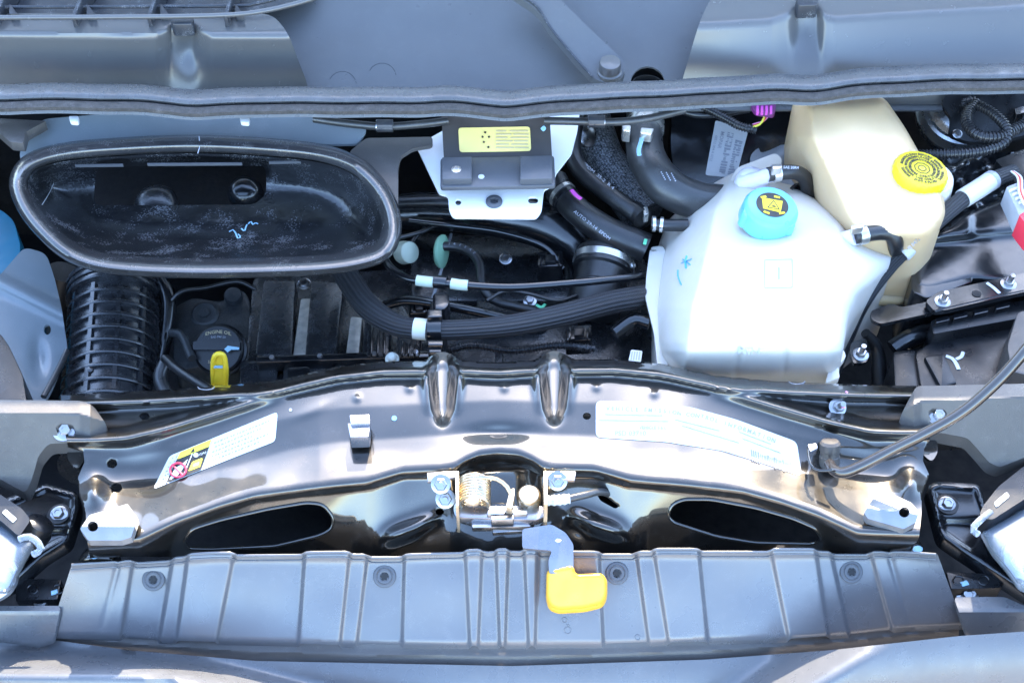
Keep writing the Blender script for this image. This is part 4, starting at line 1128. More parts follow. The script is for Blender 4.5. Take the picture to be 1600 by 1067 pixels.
    c = lathe('cap', base, a, [(47, 0), (48, 3), (46, 30), (44, 34), (41, 38), (38, 39), (0, 39)], 'cap_cyan', t, 72, 30, label='cyan screw cap with a black disc and yellow warning triangle')
    q = a.to_track_quat('Z', 'Y').to_matrix()
    for k in range(3):
        an = math.radians(35 + 120 * k)
        d = q @ Vector((math.cos(an), math.sin(an), 0))
        lathe('grip_lug', base + d * (40 * S), a, [(11, 0), (11, 26), (8, 31), (0, 32)], 'cap_cyan', c, 20)
    C = base + a * (39.3 * S)
    e1 = (Vector((1, 0, 0)) - a * a.x).normalized(); e2 = a.cross(e1)
    def P(name, pts, m, lift):
        n = len(pts)
        v = [C + (e1 * x + e2 * y + a * lift) * S for x, y in pts] + [C + (e1 * x + e2 * y + a * (lift - .4)) * S for x, y in pts]
        return obj(name, v, [tuple(range(n)), tuple(range(n, 2 * n))[::-1]] + [(i, n + i, n + (i + 1) % n, (i + 1) % n) for i in range(n)], m, c)
    P('disc', circ(0, 0, 27, 27, 40), 'print_black', .4)
    rot = lambda pts, an: [(x * math.cos(an) - y * math.sin(an), x * math.sin(an) + y * math.cos(an)) for x, y in pts]
    P('yellow_field', rot([(-15, -12), (14, -14), (17, 12), (-18, 12)], -.15), 'print_yellow', .8)
    P('triangle', rot([(-9, -9), (13, -9), (2, 11)], -.15), 'print_black', 1.0)
    P('triangle_field', rot([(-6, -7.3), (10, -7.3), (2, 7.5)], -.15), 'print_yellow', 1.2)
    P('symbol', rot([(-1, -5.5), (6, -5.5), (5, -2), (0, -2)], -.15), 'print_black', 1.4)
    for k, (x, y, w, an) in enumerate(((-13, 16, 10, .35), (10, 18, 10, -.2), (-12, -18, 10, -.35), (14, -17, 10, .3))):
        P('print_block', [(x + p, y + r) for p, r in rot([(-w / 2, -2), (w / 2, -2), (w / 2, 2), (-w / 2, 2)], an)], 'print_yellow', .8)
    k = lathe('rubber_stop', W(1252, 310, -.03), ax(0, .4), [(26, 0), (26, 12), (20, 18), (20, 10), (8, 10), (8, 16), (0, 16)], 'black_plastic', None, 30)
    tag(k, 'round black rubber stop between the coolant tank and brake reservoir', 'stop')
coolant_tank()

# ------------------------------------------------------------------ wiring loom, battery box
def battery_side():
    t = thing('wiring_loom', 'black taped wiring loom with white printed bands beside the coolant tank', 'wiring loom', W(1420, 400, -.1))
    lp = [(1300, 580, -.17), (1322, 520, -.12), (1350, 465, -.07), (1392, 415, -.035), (1440, 370, -.005), (1500, 315, .015), (1545, 285, .02), (1585, 268, .02)]
    tube('loom', lp, [16, 17, 16, 12, 12, 15, 16, 13], 'braided_sleeve', t, seg=22)
    tube('white_band', [(1410, 398, -.0215), (1432, 377, -.008), (1448, 362, .0005)], 14.5, 'label_white', t, n=8, seg=22)
    tube('white_band', [(1504, 311, .0165), (1528, 296, .019), (1548, 283, .0205)], 17, 'label_white', t, n=8, seg=22)
    text('print', 'JJJ 0472', 1428, 381, 8, -44, lambda u, v: .010 + 0 * u, 'print_grey', t)
    tube('blue_edge', [(1546, 284, .021), (1551, 281, .021)], 17.4, 'print_grey', t, n=3, seg=22)
    c = thing('loom_connector', 'grey and red plug connector with white and red wires', 'connector', W(1592, 310, -.01))
    prism('plug', rounded([(1572, 292), (1592, 284), (1625, 330), (1604, 342), (1594, 340)], 3), .035, .005, 'connector_grey', c, .002)
    for k in range(4): prism('plug_rib', [(1577 + k * 5, 296 + k * 6), (1590 + k * 5, 291 + k * 6), (1591 + k * 5, 294 + k * 6), (1578 + k * 5, 299 + k * 6)], .038, .03, 'wire_white', c, .0008)
    prism('lock_tab', rounded([(1592, 336), (1606, 328), (1625, 345), (1612, 362)], 3), .036, .0, 'connector_red', c, .002)
    for k, m in enumerate(('wire_white', 'wire_red', 'wire_white')):
        tube('wire', [(1580 + 2 * k, 268, .03), (1590 + 3 * k, 278, .034), (1592 + 3 * k, 300, .042), (1600 + 4 * k, 320, .04)], 1.8, m, c, seg=8)
    b = thing('battery_box', 'broad black battery box with a creased lid', 'battery box', W(1520, 400, -.2))
    out = rounded([(1423, 396), (1440, 376), (1500, 334), (1560, 305), (1660, 290), (1660, 452), (1520, 440), (1450, 460), (1424, 452)], 10)
    def zb(u, v):
        d, _, _ = nearest([out], np.asarray(u, float), np.asarray(v, float))
        t_ = np.clip(d / 14., 0, 1)
        s = 1 / (1 + np.exp(-(v - (372 - (u - 1500) * .10)) / 3.))
        k2 = 1 / (1 + np.exp(-(u - 1518) / 3.)) * (1 - s)
        return -.035 - .016 * s - .0001 * (v - 380) - .006 * k2 - .012 * (1 - np.sqrt(1 - (1 - t_) ** 2))
    sheet('lid', out, zb, 'black_gloss_plastic', b, step=3.5, thick=.12, angle=50)
    prism('end_face', rounded([(1424, 400), (1520, 385), (1520, 440), (1448, 466), (1424, 455)], 6), -.058, -.16, 'black_gloss_plastic', b, .003)
    r = thing('clamp_rail', 'black steel clamp rail with two nuts below the battery box', 'rail', W(1520, 470, -.12))
    ra = sheet('rail', rounded([(1446, 470), (1466, 456), (1660, 414), (1660, 442), (1480, 484), (1460, 486)], 5), lambda u, v: -.05 + 0 * u, 'black_gloss_plastic', r, step=3, thick=.008)
    tube('rail_lip', [(1460, 487, -.052), (1560, 464, -.052), (1660, 443, -.052)], 3, 'black_plastic', r)
    sheet('rail_end', rounded([(1360, 486), (1392, 474), (1410, 480), (1455, 470), (1460, 488), (1376, 506), (1362, 500)], 5), lambda u, v: -.062 + 0 * u, 'black_gloss_plastic', r, step=3, thick=.006)
    for x, y in ((1473, 470), (1576, 443)):
        bolt('nut', x, y, -.0485, 9, 'zinc', r, ax(0, .15), stud=15)
    stroke('paint_stroke', [(1542, 442), (1552, 449), (1562, 458)], 3.2, lambda u, v: -.0497 + 0 * u, 'print_white', r)
    lathe('hole_shade_disc', W(1526, 459, -.0495), UP, [(8, 0), (8, .6), (0, .6)], 'undertray_black', r, 16)  # flat black disc on the rail, painted shade of a hole
    f = thing('fuse_box', 'black fuse box cover with clips and a pale paint mark', 'fuse box', W(1500, 560, -.2))
    prism('ledge', rounded([(1455, 500), (1660, 455), (1660, 485), (1458, 522)], 4), -.075, -.14, 'black_plastic', f, .003)
    for x, y in ((1462, 497), (1490, 491), (1522, 484), (1556, 476)):
        prism('clip_tab', rounded([(x, y), (x + 22, y - 5), (x + 22, y + 3), (x, y + 8)], 2), -.066, -.09, 'black_gloss_plastic', f, .0015)
    prism('cover', rounded([(1430, 550), (1455, 535), (1660, 490), (1660, 640), (1445, 640)], 8), -.095, -.18, 'black_plastic', f, .005)
    prism('side_block', rounded([(1395, 548), (1432, 545), (1445, 640), (1400, 640)], 6), -.10, -.2, 'black_plastic', f, .004)
    prism('latch_block', rounded([(1444, 556), (1475, 552), (1496, 598), (1470, 604)], 4), -.088, -.12, 'black_plastic', f, .003)
    zz = lambda u, v: -.0945 + 0 * u
    stroke('paint_mark', [(1478, 556), (1488, 560), (1494, 568), (1498, 577)], 3.4, zz, 'print_white', f)
    stroke('paint_mark', [(1494, 561), (1502, 557), (1505, 550)], 3.0, zz, 'print_white', f)
    d = tube('black_duct_pipe', [(1395, 545, -.12), (1420, 528, -.11), (1452, 518, -.11), (1480, 512, -.12)], 15, 'black_gloss_plastic')
    tag(d, 'shiny black pipe running under the clamp rail to the fuse box', 'pipe')
    s = thing('stud_bracket', 'small black bracket with a nut beside the coolant tank foot', 'bracket', W(1343, 545, -.2))
    sheet('tab', rounded([(1330, 535), (1352, 528), (1362, 548), (1354, 566), (1334, 568), (1328, 550)], 4), -.10, 'black_gloss_plastic', s, step=3, thick=.006)
    bolt('nut', 1345, 553, -.098, 9, 'zinc', s, ax(0, .15), stud=16)
    w = tube('rubber_strut', [(1352, 520, -.10), (1370, 545, -.13), (1375, 600, -.17)], [8, 12, 14], 'rubber_hose')
    tag(w, 'black rubber strut behind the small nut bracket', 'strut')
    e = prism('wedge_trim', rounded([(1574, 540), (1590, 488), (1660, 470), (1660, 600), (1580, 580)], 6), -.04, -.12, 'bracket_plastic', None, .004)
    tag(e, 'dusty dark wedge shaped trim behind the curved prop rod', 'trim')
battery_side()

# ------------------------------------------------------------------ radiator crossmember
def lerp(xs, ys): return lambda x: np.interp(x, xs, ys)
def smooth_lerp(xs, ys, k=9):
    X = np.arange(-10, 720, 2.0); Y = np.interp(X, xs, ys)
    w = np.hanning(k + 2)[1:-1]; w /= w.sum()
    Yp = np.r_[np.full(k, Y[0]), Y, np.full(k, Y[-1])]
    Y = np.convolve(Yp, w, 'same')[k:-k]
    return lambda x: np.interp(x, X, Y)
v0 = smooth_lerp([0, 55, 75, 87, 100, 118, 180, 250, 270, 340, 440, 560, 700], [566, 563, 552, 548, 552, 563, 563, 570, 574, 590, 600, 606, 610], 5)
vb2 = smooth_lerp([0, 250, 330, 380, 440, 520, 580, 620, 700], [590, 596, 612, 622, 640, 664, 678, 680, 680], 15)
v3 = smooth_lerp([0, 150, 250, 330, 400, 470, 540, 600, 700], [680, 688, 694, 706, 728, 744, 752, 754, 756], 21)
v4 = smooth_lerp([0, 30, 50, 66, 90, 150, 205, 300, 380, 440, 500, 560, 640, 700], [714, 717, 726, 737, 740, 742, 758, 767, 776, 792, 814, 842, 846, 846], 9)
CX = 779.0
def cross_raw(u, v):
    d = np.abs(u - CX); w = v - (CX - u) * .009
    a = v0(d); b2 = vb2(d); c3 = v3(d); c4 = v4(d)
    # main section, back edge to front foot
    keys = [(a, -.024), (a + 5, -.012), (a + 12, .004), (a + 19, .004), (a + 26, -.009), (b2 + 6, -.0095), (b2 * .6 + c3 * .4, -.0105), (c3 - 6, -.0195), (c3 + 8, -.0195), (c4 - 15, -.0190), (c4 - 7, -.021), (c4, -.028), (c4 + 5, -.035), (870 + 0 * d, -.110)]
    z = np.zeros_like(u) - .024
    for i in range(len(keys) - 1):
        va, za = keys[i]; vb, zb = keys[i + 1]
        vb = np.maximum(vb, va + 1)
        t = np.clip((w - va) / (vb - va), 0, 1)
        z = np.where(w >= va, za + (zb - za) * t, z)
    # second bead that leaves the first toward the ends, with the sunk field between them
    ends = np.clip((d - 330) / 60., 0, 1)
    z = z + ends * .013 * np.exp(-((w - b2) / 9.) ** 2)
    fld = 1 / (1 + np.exp(-(w - (a + 26)) / 3.)) * 1 / (1 + np.exp((w - (b2 - 12)) / 3.))
    z = z - ends * .006 * fld
    tt = np.clip((w - b2 - 8) / np.maximum(c4 - b2 - 8, 1), 0, 1)
    z = z - np.clip((d - 280) / 160., 0, 1) * .012 * np.sin(math.pi * tt ** .8)
    # V grooves beside the latch
    for s in (-87, 87):
        x = u - CX - s
        hw = np.interp(w, [545, 570, 600, 640, 668], [17, 17, 16, 13, 4])
        q = (np.abs(x) - hw) / 3.2
        inn = 1 / (1 + np.exp(np.clip(q, -30, 30))) / (1 + np.exp((w - 662) / 3.))
        z = z * (1 - inn * .9) + inn * .9 * (-.026 - .00002 * (w - 560))
        lip = np.exp(-((np.abs(x) - hw - 9) / 7.) ** 2) * np.clip((650 - w) / 50., 0, 1) * np.clip((w - 575) / 12., 0, 1)
        z = z + .008 * lip
    # latch pocket
    z = z - .012 * np.exp(-((u - CX) / 55.) ** 4) * 1 / (1 + np.exp(-(w - 726) / 4.)) * 1 / (1 + np.exp((w - 800) / 6.))
    z = z - .006 * np.exp(-((u - CX) / 46.) ** 2) * np.exp(-((w - 676) / 11.) ** 2)
    # small pressed dimples
    for x, y in ((558, 622), (640, 607), (788, 606), (932, 605), (1022, 615)):
        z = z + .0022 * np.exp(-(((u - x) / 5.) ** 2 + ((v - y) / 5.) ** 2))
    # pressed humps on the front face
    for x, y, sl in ((640, 828, -.35), (935, 822, .30)):
        du = u - x; dv = v - y - sl * du
        z = z + .016 * np.exp(-(du / 42.) ** 4 - (dv / 15.) ** 2) - .006 * np.exp(-((du - 28 * np.sign(sl) * -1) / 14.) ** 2 - ((dv - 10) / 12.) ** 2)
    # folded lips round the two long openings
    # domed ends
    for x, y in ((146, 770), (1424, 755)):
        z = z + .016 * np.exp(-(((u - x) / 20.) ** 2 + ((v - y) / 24.) ** 2))
    for s in (-1, 1):
        x = CX + s * 560
        z = z - .010 * np.exp(-((u - x) / 55.) ** 2 - ((w - 730) / 34.) ** 2)
    # panel waviness of pressed steel
    z = z + .0005 * np.sin(u * .031 + 1) * np.sin(v * .05) + .0003 * np.sin(u * .083 + v * .03)
    z = z + .0012 * np.exp(-((u - 490) / 30.) ** 2 - ((v - 640 + (u - 490) * .4) / 8.) ** 2)
    return z
GU = np.arange(60, 1512, 2.0); GV = np.arange(520, 900, 2.0)
_GX, _GY = np.meshgrid(GU, GV)
_GZ = cross_raw(_GX, _GY)
for _k in range(2):
    _p = np.pad(_GZ, 1, mode='edge')
    _GZ = (_p[:-2, 1:-1] + _p[2:, 1:-1] + _p[1:-1, :-2] + _p[1:-1, 2:] + 2 * _p[1:-1, 1:-1]) / 6
def cross_z(u, v):
    u = np.asarray(u, float); v = np.asarray(v, float)
    fx = np.clip((u - GU[0]) / 2, 0, len(GU) - 1.001); fy = np.clip((v - GV[0]) / 2, 0, len(GV) - 1.001)
    i = fx.astype(int); j = fy.astype(int); a = fx - i; b = fy - j
    return _GZ[j, i] * (1 - a) * (1 - b) + _GZ[j, i + 1] * a * (1 - b) + _GZ[j + 1, i] * (1 - a) * b + _GZ[j + 1, i + 1] * a * b

def crossmember():
    t = thing('radiator_crossmember', 'glossy black pressed steel crossmember spanning the front of the engine bay', 'crossmember', W(779, 760, -.12))
    us = np.arange(95, 1466, 6.0)
    back = [(u, float(v0(abs(u - CX)) + (CX - u) * .009 + .6 * math.sin(u * .21) * (math.sin(u * .013) > .4))) for u in us]
    end_r = [(1462, 640), (1452, 690), (1444, 700), (1442, 720), (1452, 742), (1440, 775), (1440, 800), (1436, 840), (1420, 866)]
    end_l = [(140, 870), (136, 840), (134, 800), (124, 775), (122, 745), (132, 722), (130, 704), (106, 697), (98, 660)]
    out = back + end_r + [(u, 868) for u in range(1400, 150, -50)] + end_l
    holeL = rounded([(287, 846), (300, 826), (345, 812), (420, 795), (480, 785), (505, 788), (521, 808), (519, 826), (500, 836), (430, 853), (330, 858), (294, 857)], 10)
    holeR = rounded([(1050, 788), (1068, 780), (1110, 780), (1180, 793), (1240, 810), (1276, 826), (1284, 844), (1270, 850), (1180, 848), (1120, 838), (1052, 816), (1043, 806)], 10)
    hexs = [circ(226, 650, 9, 6, 6), circ(175, 724, 9, 8, 6, .3), circ(182, 762, 10, 8, 6, .2)]
    rounds = [circ(917, 650, 6.5, 5.5, 16), circ(687, 799, 7, 5.5, 16)]
    cable = rounded([(928, 764), (944, 772), (968, 790), (962, 795), (938, 782)], 4)
    sheet('pressing', out, cross_z, 'gloss_black_steel', t, holes=[holeL, holeR, cable] + hexs + rounds, step=2.5, thick=.0022, angle=70)
    prism('shade_backing', rounded([(210, 700), (420, 650), (700, 640), (1000, 640), (1180, 660), (1380, 720), (1380, 770), (1100, 740), (700, 735), (420, 740), (210, 790)], 8), -.075, -.085, 'undertray_black', t)  # added black plate, makes the holes above look shaded inside
    # rolled edges of the long openings
    for hh in (holeL, holeR):
        P = cr(hh, 140, True); P = np.vstack([P, P[:1]])
        tube('rolled_edge', np.c_[P, cross_z(P[:, 0], P[:, 1]) + .0005], 2.6, 'gloss_black_steel', t, raw=True, closed=True, seg=10, n=141)
    # warning label with a no-touch symbol
    A = np.array((265, 712.)); B = np.array((434, 643.)); C = np.array((430, 689.)); D = np.array((239, 764.))
    L = lambda a, b: tuple(A * (1 - a) * (1 - b) + B * a * (1 - b) + C * a * b + D * (1 - a) * b)
    lb = decal('warning_label', rounded([L(0, 0), L(1, 0), L(1, 1), L(0, 1)], 6), cross_z, 'label_white', t, step=3, label='white and yellow warning label with a red crossed circle')
    Q = lambda a0, b0, a1, b1: [L(a0, b0), L(a1, b0), L(a1, b1), L(a0, b1)]
    decal('black_field', Q(.10, .02, .39, .97), cross_z, 'print_black', lb, .0018, 3)
    decal('yellow_bar', Q(.10, .02, .39, .24), cross_z, 'label_bar', lb, .0023, 3)
    decal('yellow_panel', Q(.275, .56, .37, .85), cross_z, 'label_bar', lb, .0023, 3)
    decal('panel_text', Q(.30, .66, .35, .76), cross_z, 'label_yellow', lb, .0028, 2)
    decal('warning_triangle', [L(.215, .21), L(.255, .21), L(.233, .06)], cross_z, 'print_black', lb, .0028, 1.5)
    stroke('divider', [L(.242, .26), L(.242, .94)], .8, cross_z, 'label_white', lb, lift=.0024)
    decal('snow_symbol', circ(*L(.285, .36), 4, 3.6, 12), cross_z, 'label_white', lb, .0024, 1.5)
    text('lettering', 'R-1234yf', *L(.338, .41), 4.6, -22, cross_z, 'label_white', lb, lift=.0028)
    decal('gear_symbol', rounded([L(.125, .55), L(.20, .45), L(.225, .36), L(.215, .62), L(.185, .85), L(.12, .9)], 3), cross_z, 'label_white', lb, .0024, 1.5)
    c = np.array(L(.165, .66))
    ring = [(c[0] + 12.5 * math.cos(a) , c[1] + 11 * math.sin(a)) for a in np.linspace(0, 2 * math.pi, 40)]
    Pn = np.array(ring); tube('red_ring', np.c_[Pn, cross_z(Pn[:, 0], Pn[:, 1]) + .003], 1.6, 'print_red', lb, raw=True, closed=True, seg=8, n=41)
    stroke('red_bar', [(c[0] - 8, c[1] - 8), (c[0] + 8, c[1] + 8)], 1.5, cross_z, 'print_red', lb, lift=.003)
    for k in range(5): decal('print_line', Q(.43 + .02 * (k % 2), .18 + .15 * k, .93 - .07 * (k % 3), .205 + .15 * k), cross_z, 'print_faint', lb, .0016, 2)
    for k in range(6): decal('print_line', Q(.03, .12 + .13 * k, .085, .14 + .13 * k), cross_z, 'print_faint', lb, .0016, 2)
    # emission label
    out = rounded([(931, 626), (1000, 627), (1080, 636), (1150, 655), (1245, 690), (1253, 744), (1200, 726), (1130, 704), (1040, 690), (931, 683)], 9)
    lb = decal('emission_label', out, cross_z, 'label_white', t, step=3, label='long white emission label with a barcode')
    def EL(s):
        x = 950 + s * 290
        return x, float(np.interp(x, [950, 1030, 1100, 1170, 1240], [634, 637, 647, 669, 696])), math.degrees(math.atan2(float(np.interp(x, [950, 1030, 1100, 1170, 1240], [0, .09, .22, .34, .38])), 1))
    words = 'VEHICLE EMISSION CONTROL INFORMATION'
    s = 0.0
    for ch in words:
        x, y, an = EL(s); s += .026 if ch != ' ' else .02
        if ch == ' ': continue
        text('lettering', ch, x, y + 4, 9, an, cross_z, 'print_faint', lb, lift=.0018)
    text('lettering', 'PSD 03710', 985, 677, 11, 0, cross_z, 'print_grey', lb, lift=.0018)
    text('lettering', 'VEHICLE 3.6 L', 1020, 668, 7, 1, cross_z, 'print_faint', lb, lift=.0018)
    for k, (x, y, w, an) in enumerate(((990, 648, 90, .02), (990, 657, 110, .02), (1090, 664, 70, .25), (1110, 678, 90, .3), (1180, 684, 50, .38), (1190, 696, 60, .38))):
        stroke('print_line', [(x - w / 2, y - w / 2 * an), (x + w / 2, y + w / 2 * an)], .6, cross_z, 'print_faint', lb, lift=.0014)
    rnd = random.Random(5); x = 1173.0
    while x < 1236:
        w = rnd.choice((.9, 1.2, 1.8))
        y = 702 + (x - 1173) * .33
        decal('bar', [(x, y), (x + w, y + .3), (x + w + 2, y + 19), (x + 2, y + 18.6)], cross_z, 'print_faint', lb, .0016, 2)
        x += w + rnd.choice((1.2, 1.6, 2.2))
    # small edge clip on the pressing
    prism('edge_clip', rounded([(546, 648), (577, 647), (578, 662), (548, 663)], 1.5), .010, -.012, 'latch_steel', t, .0006)
    prism('edge_clip', rounded([(543, 661), (578, 660), (576, 682), (547, 683)], 1.5), .006, -.014, 'latch_steel', t, .0006)
    decal('paint_dot', circ(616, 653, 4.2, 4, 14), cross_z, 'paint_light_blue', t, step=1.5)
    decal('paint_dot', circ(454, 640, 2.5, 2.5, 10), cross_z, 'label_white', t, step=1.2)
    for x, y in ((322, 609), (1245, 600)):
        ring = np.array([(x + 13 * math.cos(a), y + 5 * math.sin(a) - 5) for a in np.linspace(.1, math.pi - .1, 16)])
        tube('stamped_arc', np.c_[ring, cross_z(ring[:, 0], ring[:, 1]) + .0005], .6, 'connector_grey', t, raw=True, seg=6)
    # stud with painted nut
    n = bolt('weld_stud', 1309, 636, -.010, 9, 'zinc', t, ax(.1, .5), stud=16)
    stroke('paint_mark', [(1317, 632), (1318, 637)], 3, lambda u, v: 0.002 + 0 * u, 'paint_pink', t)
    stroke('paint_mark', [(1322, 613), (1324, 612)], 2, cross_z, 'paint_pink', t)
    for x, y, p in ((118, 712, 'label'), (1452, 700, 'label')):
        sheet('end_ear', rounded([(x - 14, y - 16), (x + 12, y - 14), (x + 14, y + 6), (x + 4, y + 22), (x - 12, y + 8)], 8), -.03, 'gloss_black_steel', t, step=2.5, thick=.004)
crossmember()

def stop_blocks():
    for base, hole, ang, lab in (([(125, 826), (140, 804), (199, 787), (215, 808), (205, 839), (189, 844), (138, 844)], (145, 822), .1, 'bare aluminium hex block below the warning label'),
                                 ([(1350, 801), (1366, 776), (1386, 768), (1424, 785), (1436, 800), (1431, 816), (1412, 826), (1356, 810)], (1413, 800), -.1, 'bare aluminium hex block below the prop rod socket')):
        c = np.mean(base, 0)
        t = thing('stop_block', lab, 'mounting block', W(c[0], c[1], -.08), 'aluminium stop blocks on the crossmember')
        f = lambda u, v: .012 - .00006 * (v - 800) + 0 * u
        hx, hy = hole
        def z(u, v, hx=hx, hy=hy, c=c):
            dx = c[0] - hx; dy = c[1] - hy; L = math.hypot(dx, dy)
            n = ((u - hx) * -dy + (v - hy) * dx) / L
            return -.004 - .0004 * np.abs(n)
        sheet('block', rounded(base, 2), z, 'aluminium', t, holes=[circ(hx, hy, 8.5, 8, 24)], step=2.5, thick=.010, angle=12)
        lathe('hole_sleeve', W(hx, hy, -.006) - UP * .02, UP, [(9.2, 0), (9.2, 22), (8, 22), (7.6, 6), (0, 6)], 'black_plastic', t, 24)
stop_blocks()

# ------------------------------------------------------------------ hood latch
def latch():
    t = thing('hood_latch', 'zinc hood latch with a coiled spring bolted to the crossmember', 'latch', W(780, 800, -.08))
    zt = -.008
    # angle brackets with their bolts
    for poly, wall in (([(667, 738), (714, 735), (715, 745), (668, 752)], [(711, 736), (717, 736), (717, 790), (712, 790)]), ([(852, 735), (900, 736), (898, 750), (852, 748)], [(849, 735), (855, 735), (856, 788), (850, 788)])):
        prism('bracket', poly, .0, -.004, 'latch_steel', t, .0006)
        prism('bracket_wall', wall, .003, -.05, 'spring_steel', t, .0006)
    for x, y, z, st in ((689, 756, -.002, 10), (696, 779, -.022, 10), (871, 751, -.002, 14)):
        bolt('bolt', x, y, z, 9.5, 'zinc', t, ax(0, .75), stud=st)
    # spring: a coil wound sideways
    n = 9; P = []
    c0 = W(762, 769, -.030)
    seg = 150
    for k in range(seg + 1):
        a = 2 * math.pi * n * k / seg
        P.append(c0 + Vector(((-25 + 50 * 0) * S, 0, 0)) + Vector((21 * S * math.cos(a), (-22 + 44 * k / seg) * S, 21 * S * math.sin(a) * .9)))
    def wtube(name, P, r, m, parent, seg=10):
        P = [Vector(p) for p in P]; v = []; f = []
        up = Vector((0, 0, 1)); N = None
        for i, p in enumerate(P):
            T = (P[min(i + 1, len(P) - 1)] - P[max(i - 1, 0)]).normalized()
            if N is None: N = (up - T * up.dot(T)).normalized() if abs(T.z) < .95 else (Vector((1, 0, 0)) - T * T.x).normalized()
            else: N = (N - T * N.dot(T)).normalized()
            B = T.cross(N)
            for k in range(seg):
                a = 2 * math.pi * k / seg; v.append(p + (N * math.cos(a) + B * math.sin(a)) * r)
        for i in range(len(P) - 1):
            for k in range(seg):
                k2 = (k + 1) % seg; f.append((i * seg + k, i * seg + k2, (i + 1) * seg + k2, (i + 1) * seg + k))
        f.append(tuple(range(seg))); f.append(tuple((len(P) - 1) * seg + k for k in range(seg)))
        return obj(name, v, f, m, parent, 60)
    wtube('spring', [p + Vector((6 * S, 0, 0)) for p in P], 2.9 * S, 'spring_steel', t)
    tube('spring_arm', [(748, 745, -.006), (775, 748, -.004), (792, 760, -.008), (800, 778, -.018)], 3.2, 'spring_steel', t, seg=10)
    prism('striker_hook', rounded([(790, 792), (797, 764), (804, 762), (804, 772), (800, 794)], 2), -.012, -.024, 'spring_steel', t, .001)
    lathe('pivot', W(826, 786, -.045), ax(0, .2), [(17, 0), (17, 26), (14, 31), (0, 32)], 'spring_steel', t, 30)
    lathe('pivot_nut', W(733, 798, -.05), ax(0, .2), [(22, 0), (22, 8), (16, 12), (0, 12)], 'latch_steel', t, 30)
    prism('base_plate', rounded([(716, 790), (850, 790), (852, 806), (840, 812), (716, 808)], 4), -.036, -.046, 'latch_steel', t, .001)
    prism('edge_plate', rounded([(736, 812), (818, 809), (830, 822), (738, 824)], 2), -.044, -.052, 'zinc', t, .0008)
    prism('edge_plate', rounded([(768, 822), (835, 818), (835, 828), (770, 832)], 2), -.052, -.058, 'zinc', t, .0008)
    for x, y, w in ((775, 800, 14), (795, 796, 10), (812, 800, 12), (785, 808, 18)):
        prism('pawl', rounded([(x - w, y - 3), (x + w, y - 4), (x + w, y + 3), (x - w, y + 4)], 2), -.030, -.04, 'zinc', t, .0008)
    tube('cable_ferrule', [(855, 782, -.03), (872, 781, -.03), (890, 779, -.03)], [7, 8, 7], 'label_white', t, n=16, seg=16, rfun=lambda s: 1 + .08 * np.sign(np.sin(s * 1000)))
    tube('cable', [(888, 779, -.03), (915, 773, -.033), (940, 768, -.042), (960, 776, -.06)], 5.5, 'grey_hose', t)
    f = lambda u, v: -.034 - .00034 * (v - 820)
    pl = sheet('lever', rounded([(816, 826), (862, 819), (884, 832), (896, 850), (896, 892), (858, 896), (857, 874), (863, 860), (840, 858), (816, 856)], 5), f, 'latch_steel', t, holes=[circ(872, 843, 4, 3.6, 14)], step=2.5, thick=.003)
    lathe('lever_rivet', W(872, 843, -.0425), UP, [(4.5, 0), (4.5, .8), (0, .9)], 'label_white', t, 14)
    hf = lambda u, v: -.054 - .00065 * (v - 885)
    hp = rounded([(854, 890), (896, 882), (899, 897), (941, 895), (949, 906), (949, 932), (942, 944), (915, 951), (872, 954), (858, 948), (853, 932)], 8)
    def hz(u, v):
        d, _, _ = nearest([hp], np.asarray(u, float), np.asarray(v, float))
        q = np.clip(d / 7., 0, 1)
        return hf(u, v) - .005 * (1 - np.sqrt(1 - (1 - q) ** 2)) + .0015 * np.sin((u - 850) * .03)
    sheet('release_handle', hp, hz, 'handle_yellow', t, step=2.2, thick=.007, angle=60, label='orange yellow release handle')
latch()

# ------------------------------------------------------------------ prop rod
def prop_rod():
    t = thing('prop_rod', 'curved dark glossy hood prop rod rising from a rubber socket', 'prop rod', W(1300, 735, -.03))
    P = [(1296, 724, -.012), (1303, 734, -.006), (1318, 738, .0), (1345, 728, .012), (1392, 704, .035), (1440, 680, .06), (1500, 646, .09), (1548, 606, .12), (1590, 562, .15), (1650, 488, .2), (1720, 400, .26)]
    tube('rod', P, 8, 'rod_paint', t, seg=20, n=140)
    lathe('socket', W(1296, 722, -.03), ax(-.05, -.5), [(14, -6), (15, 0), (15, 10), (14, 11), (14, 18), (15, 19), (15, 30), (12, 34), (0, 35)], 'bracket_plastic', t, 30)
    tube('wire_clip', [(1266, 694, -.006), (1262, 706, -.004), (1268, 728, -.002), (1280, 735, -.002), (1300, 734, .002)], 2.4, 'black_gloss_plastic', t, seg=10)
    prism('clip_tab', rounded([(1262, 694), (1276, 692), (1278, 700), (1266, 706)], 2), -.002, -.014, 'latch_steel', t, .0008)
prop_rod()

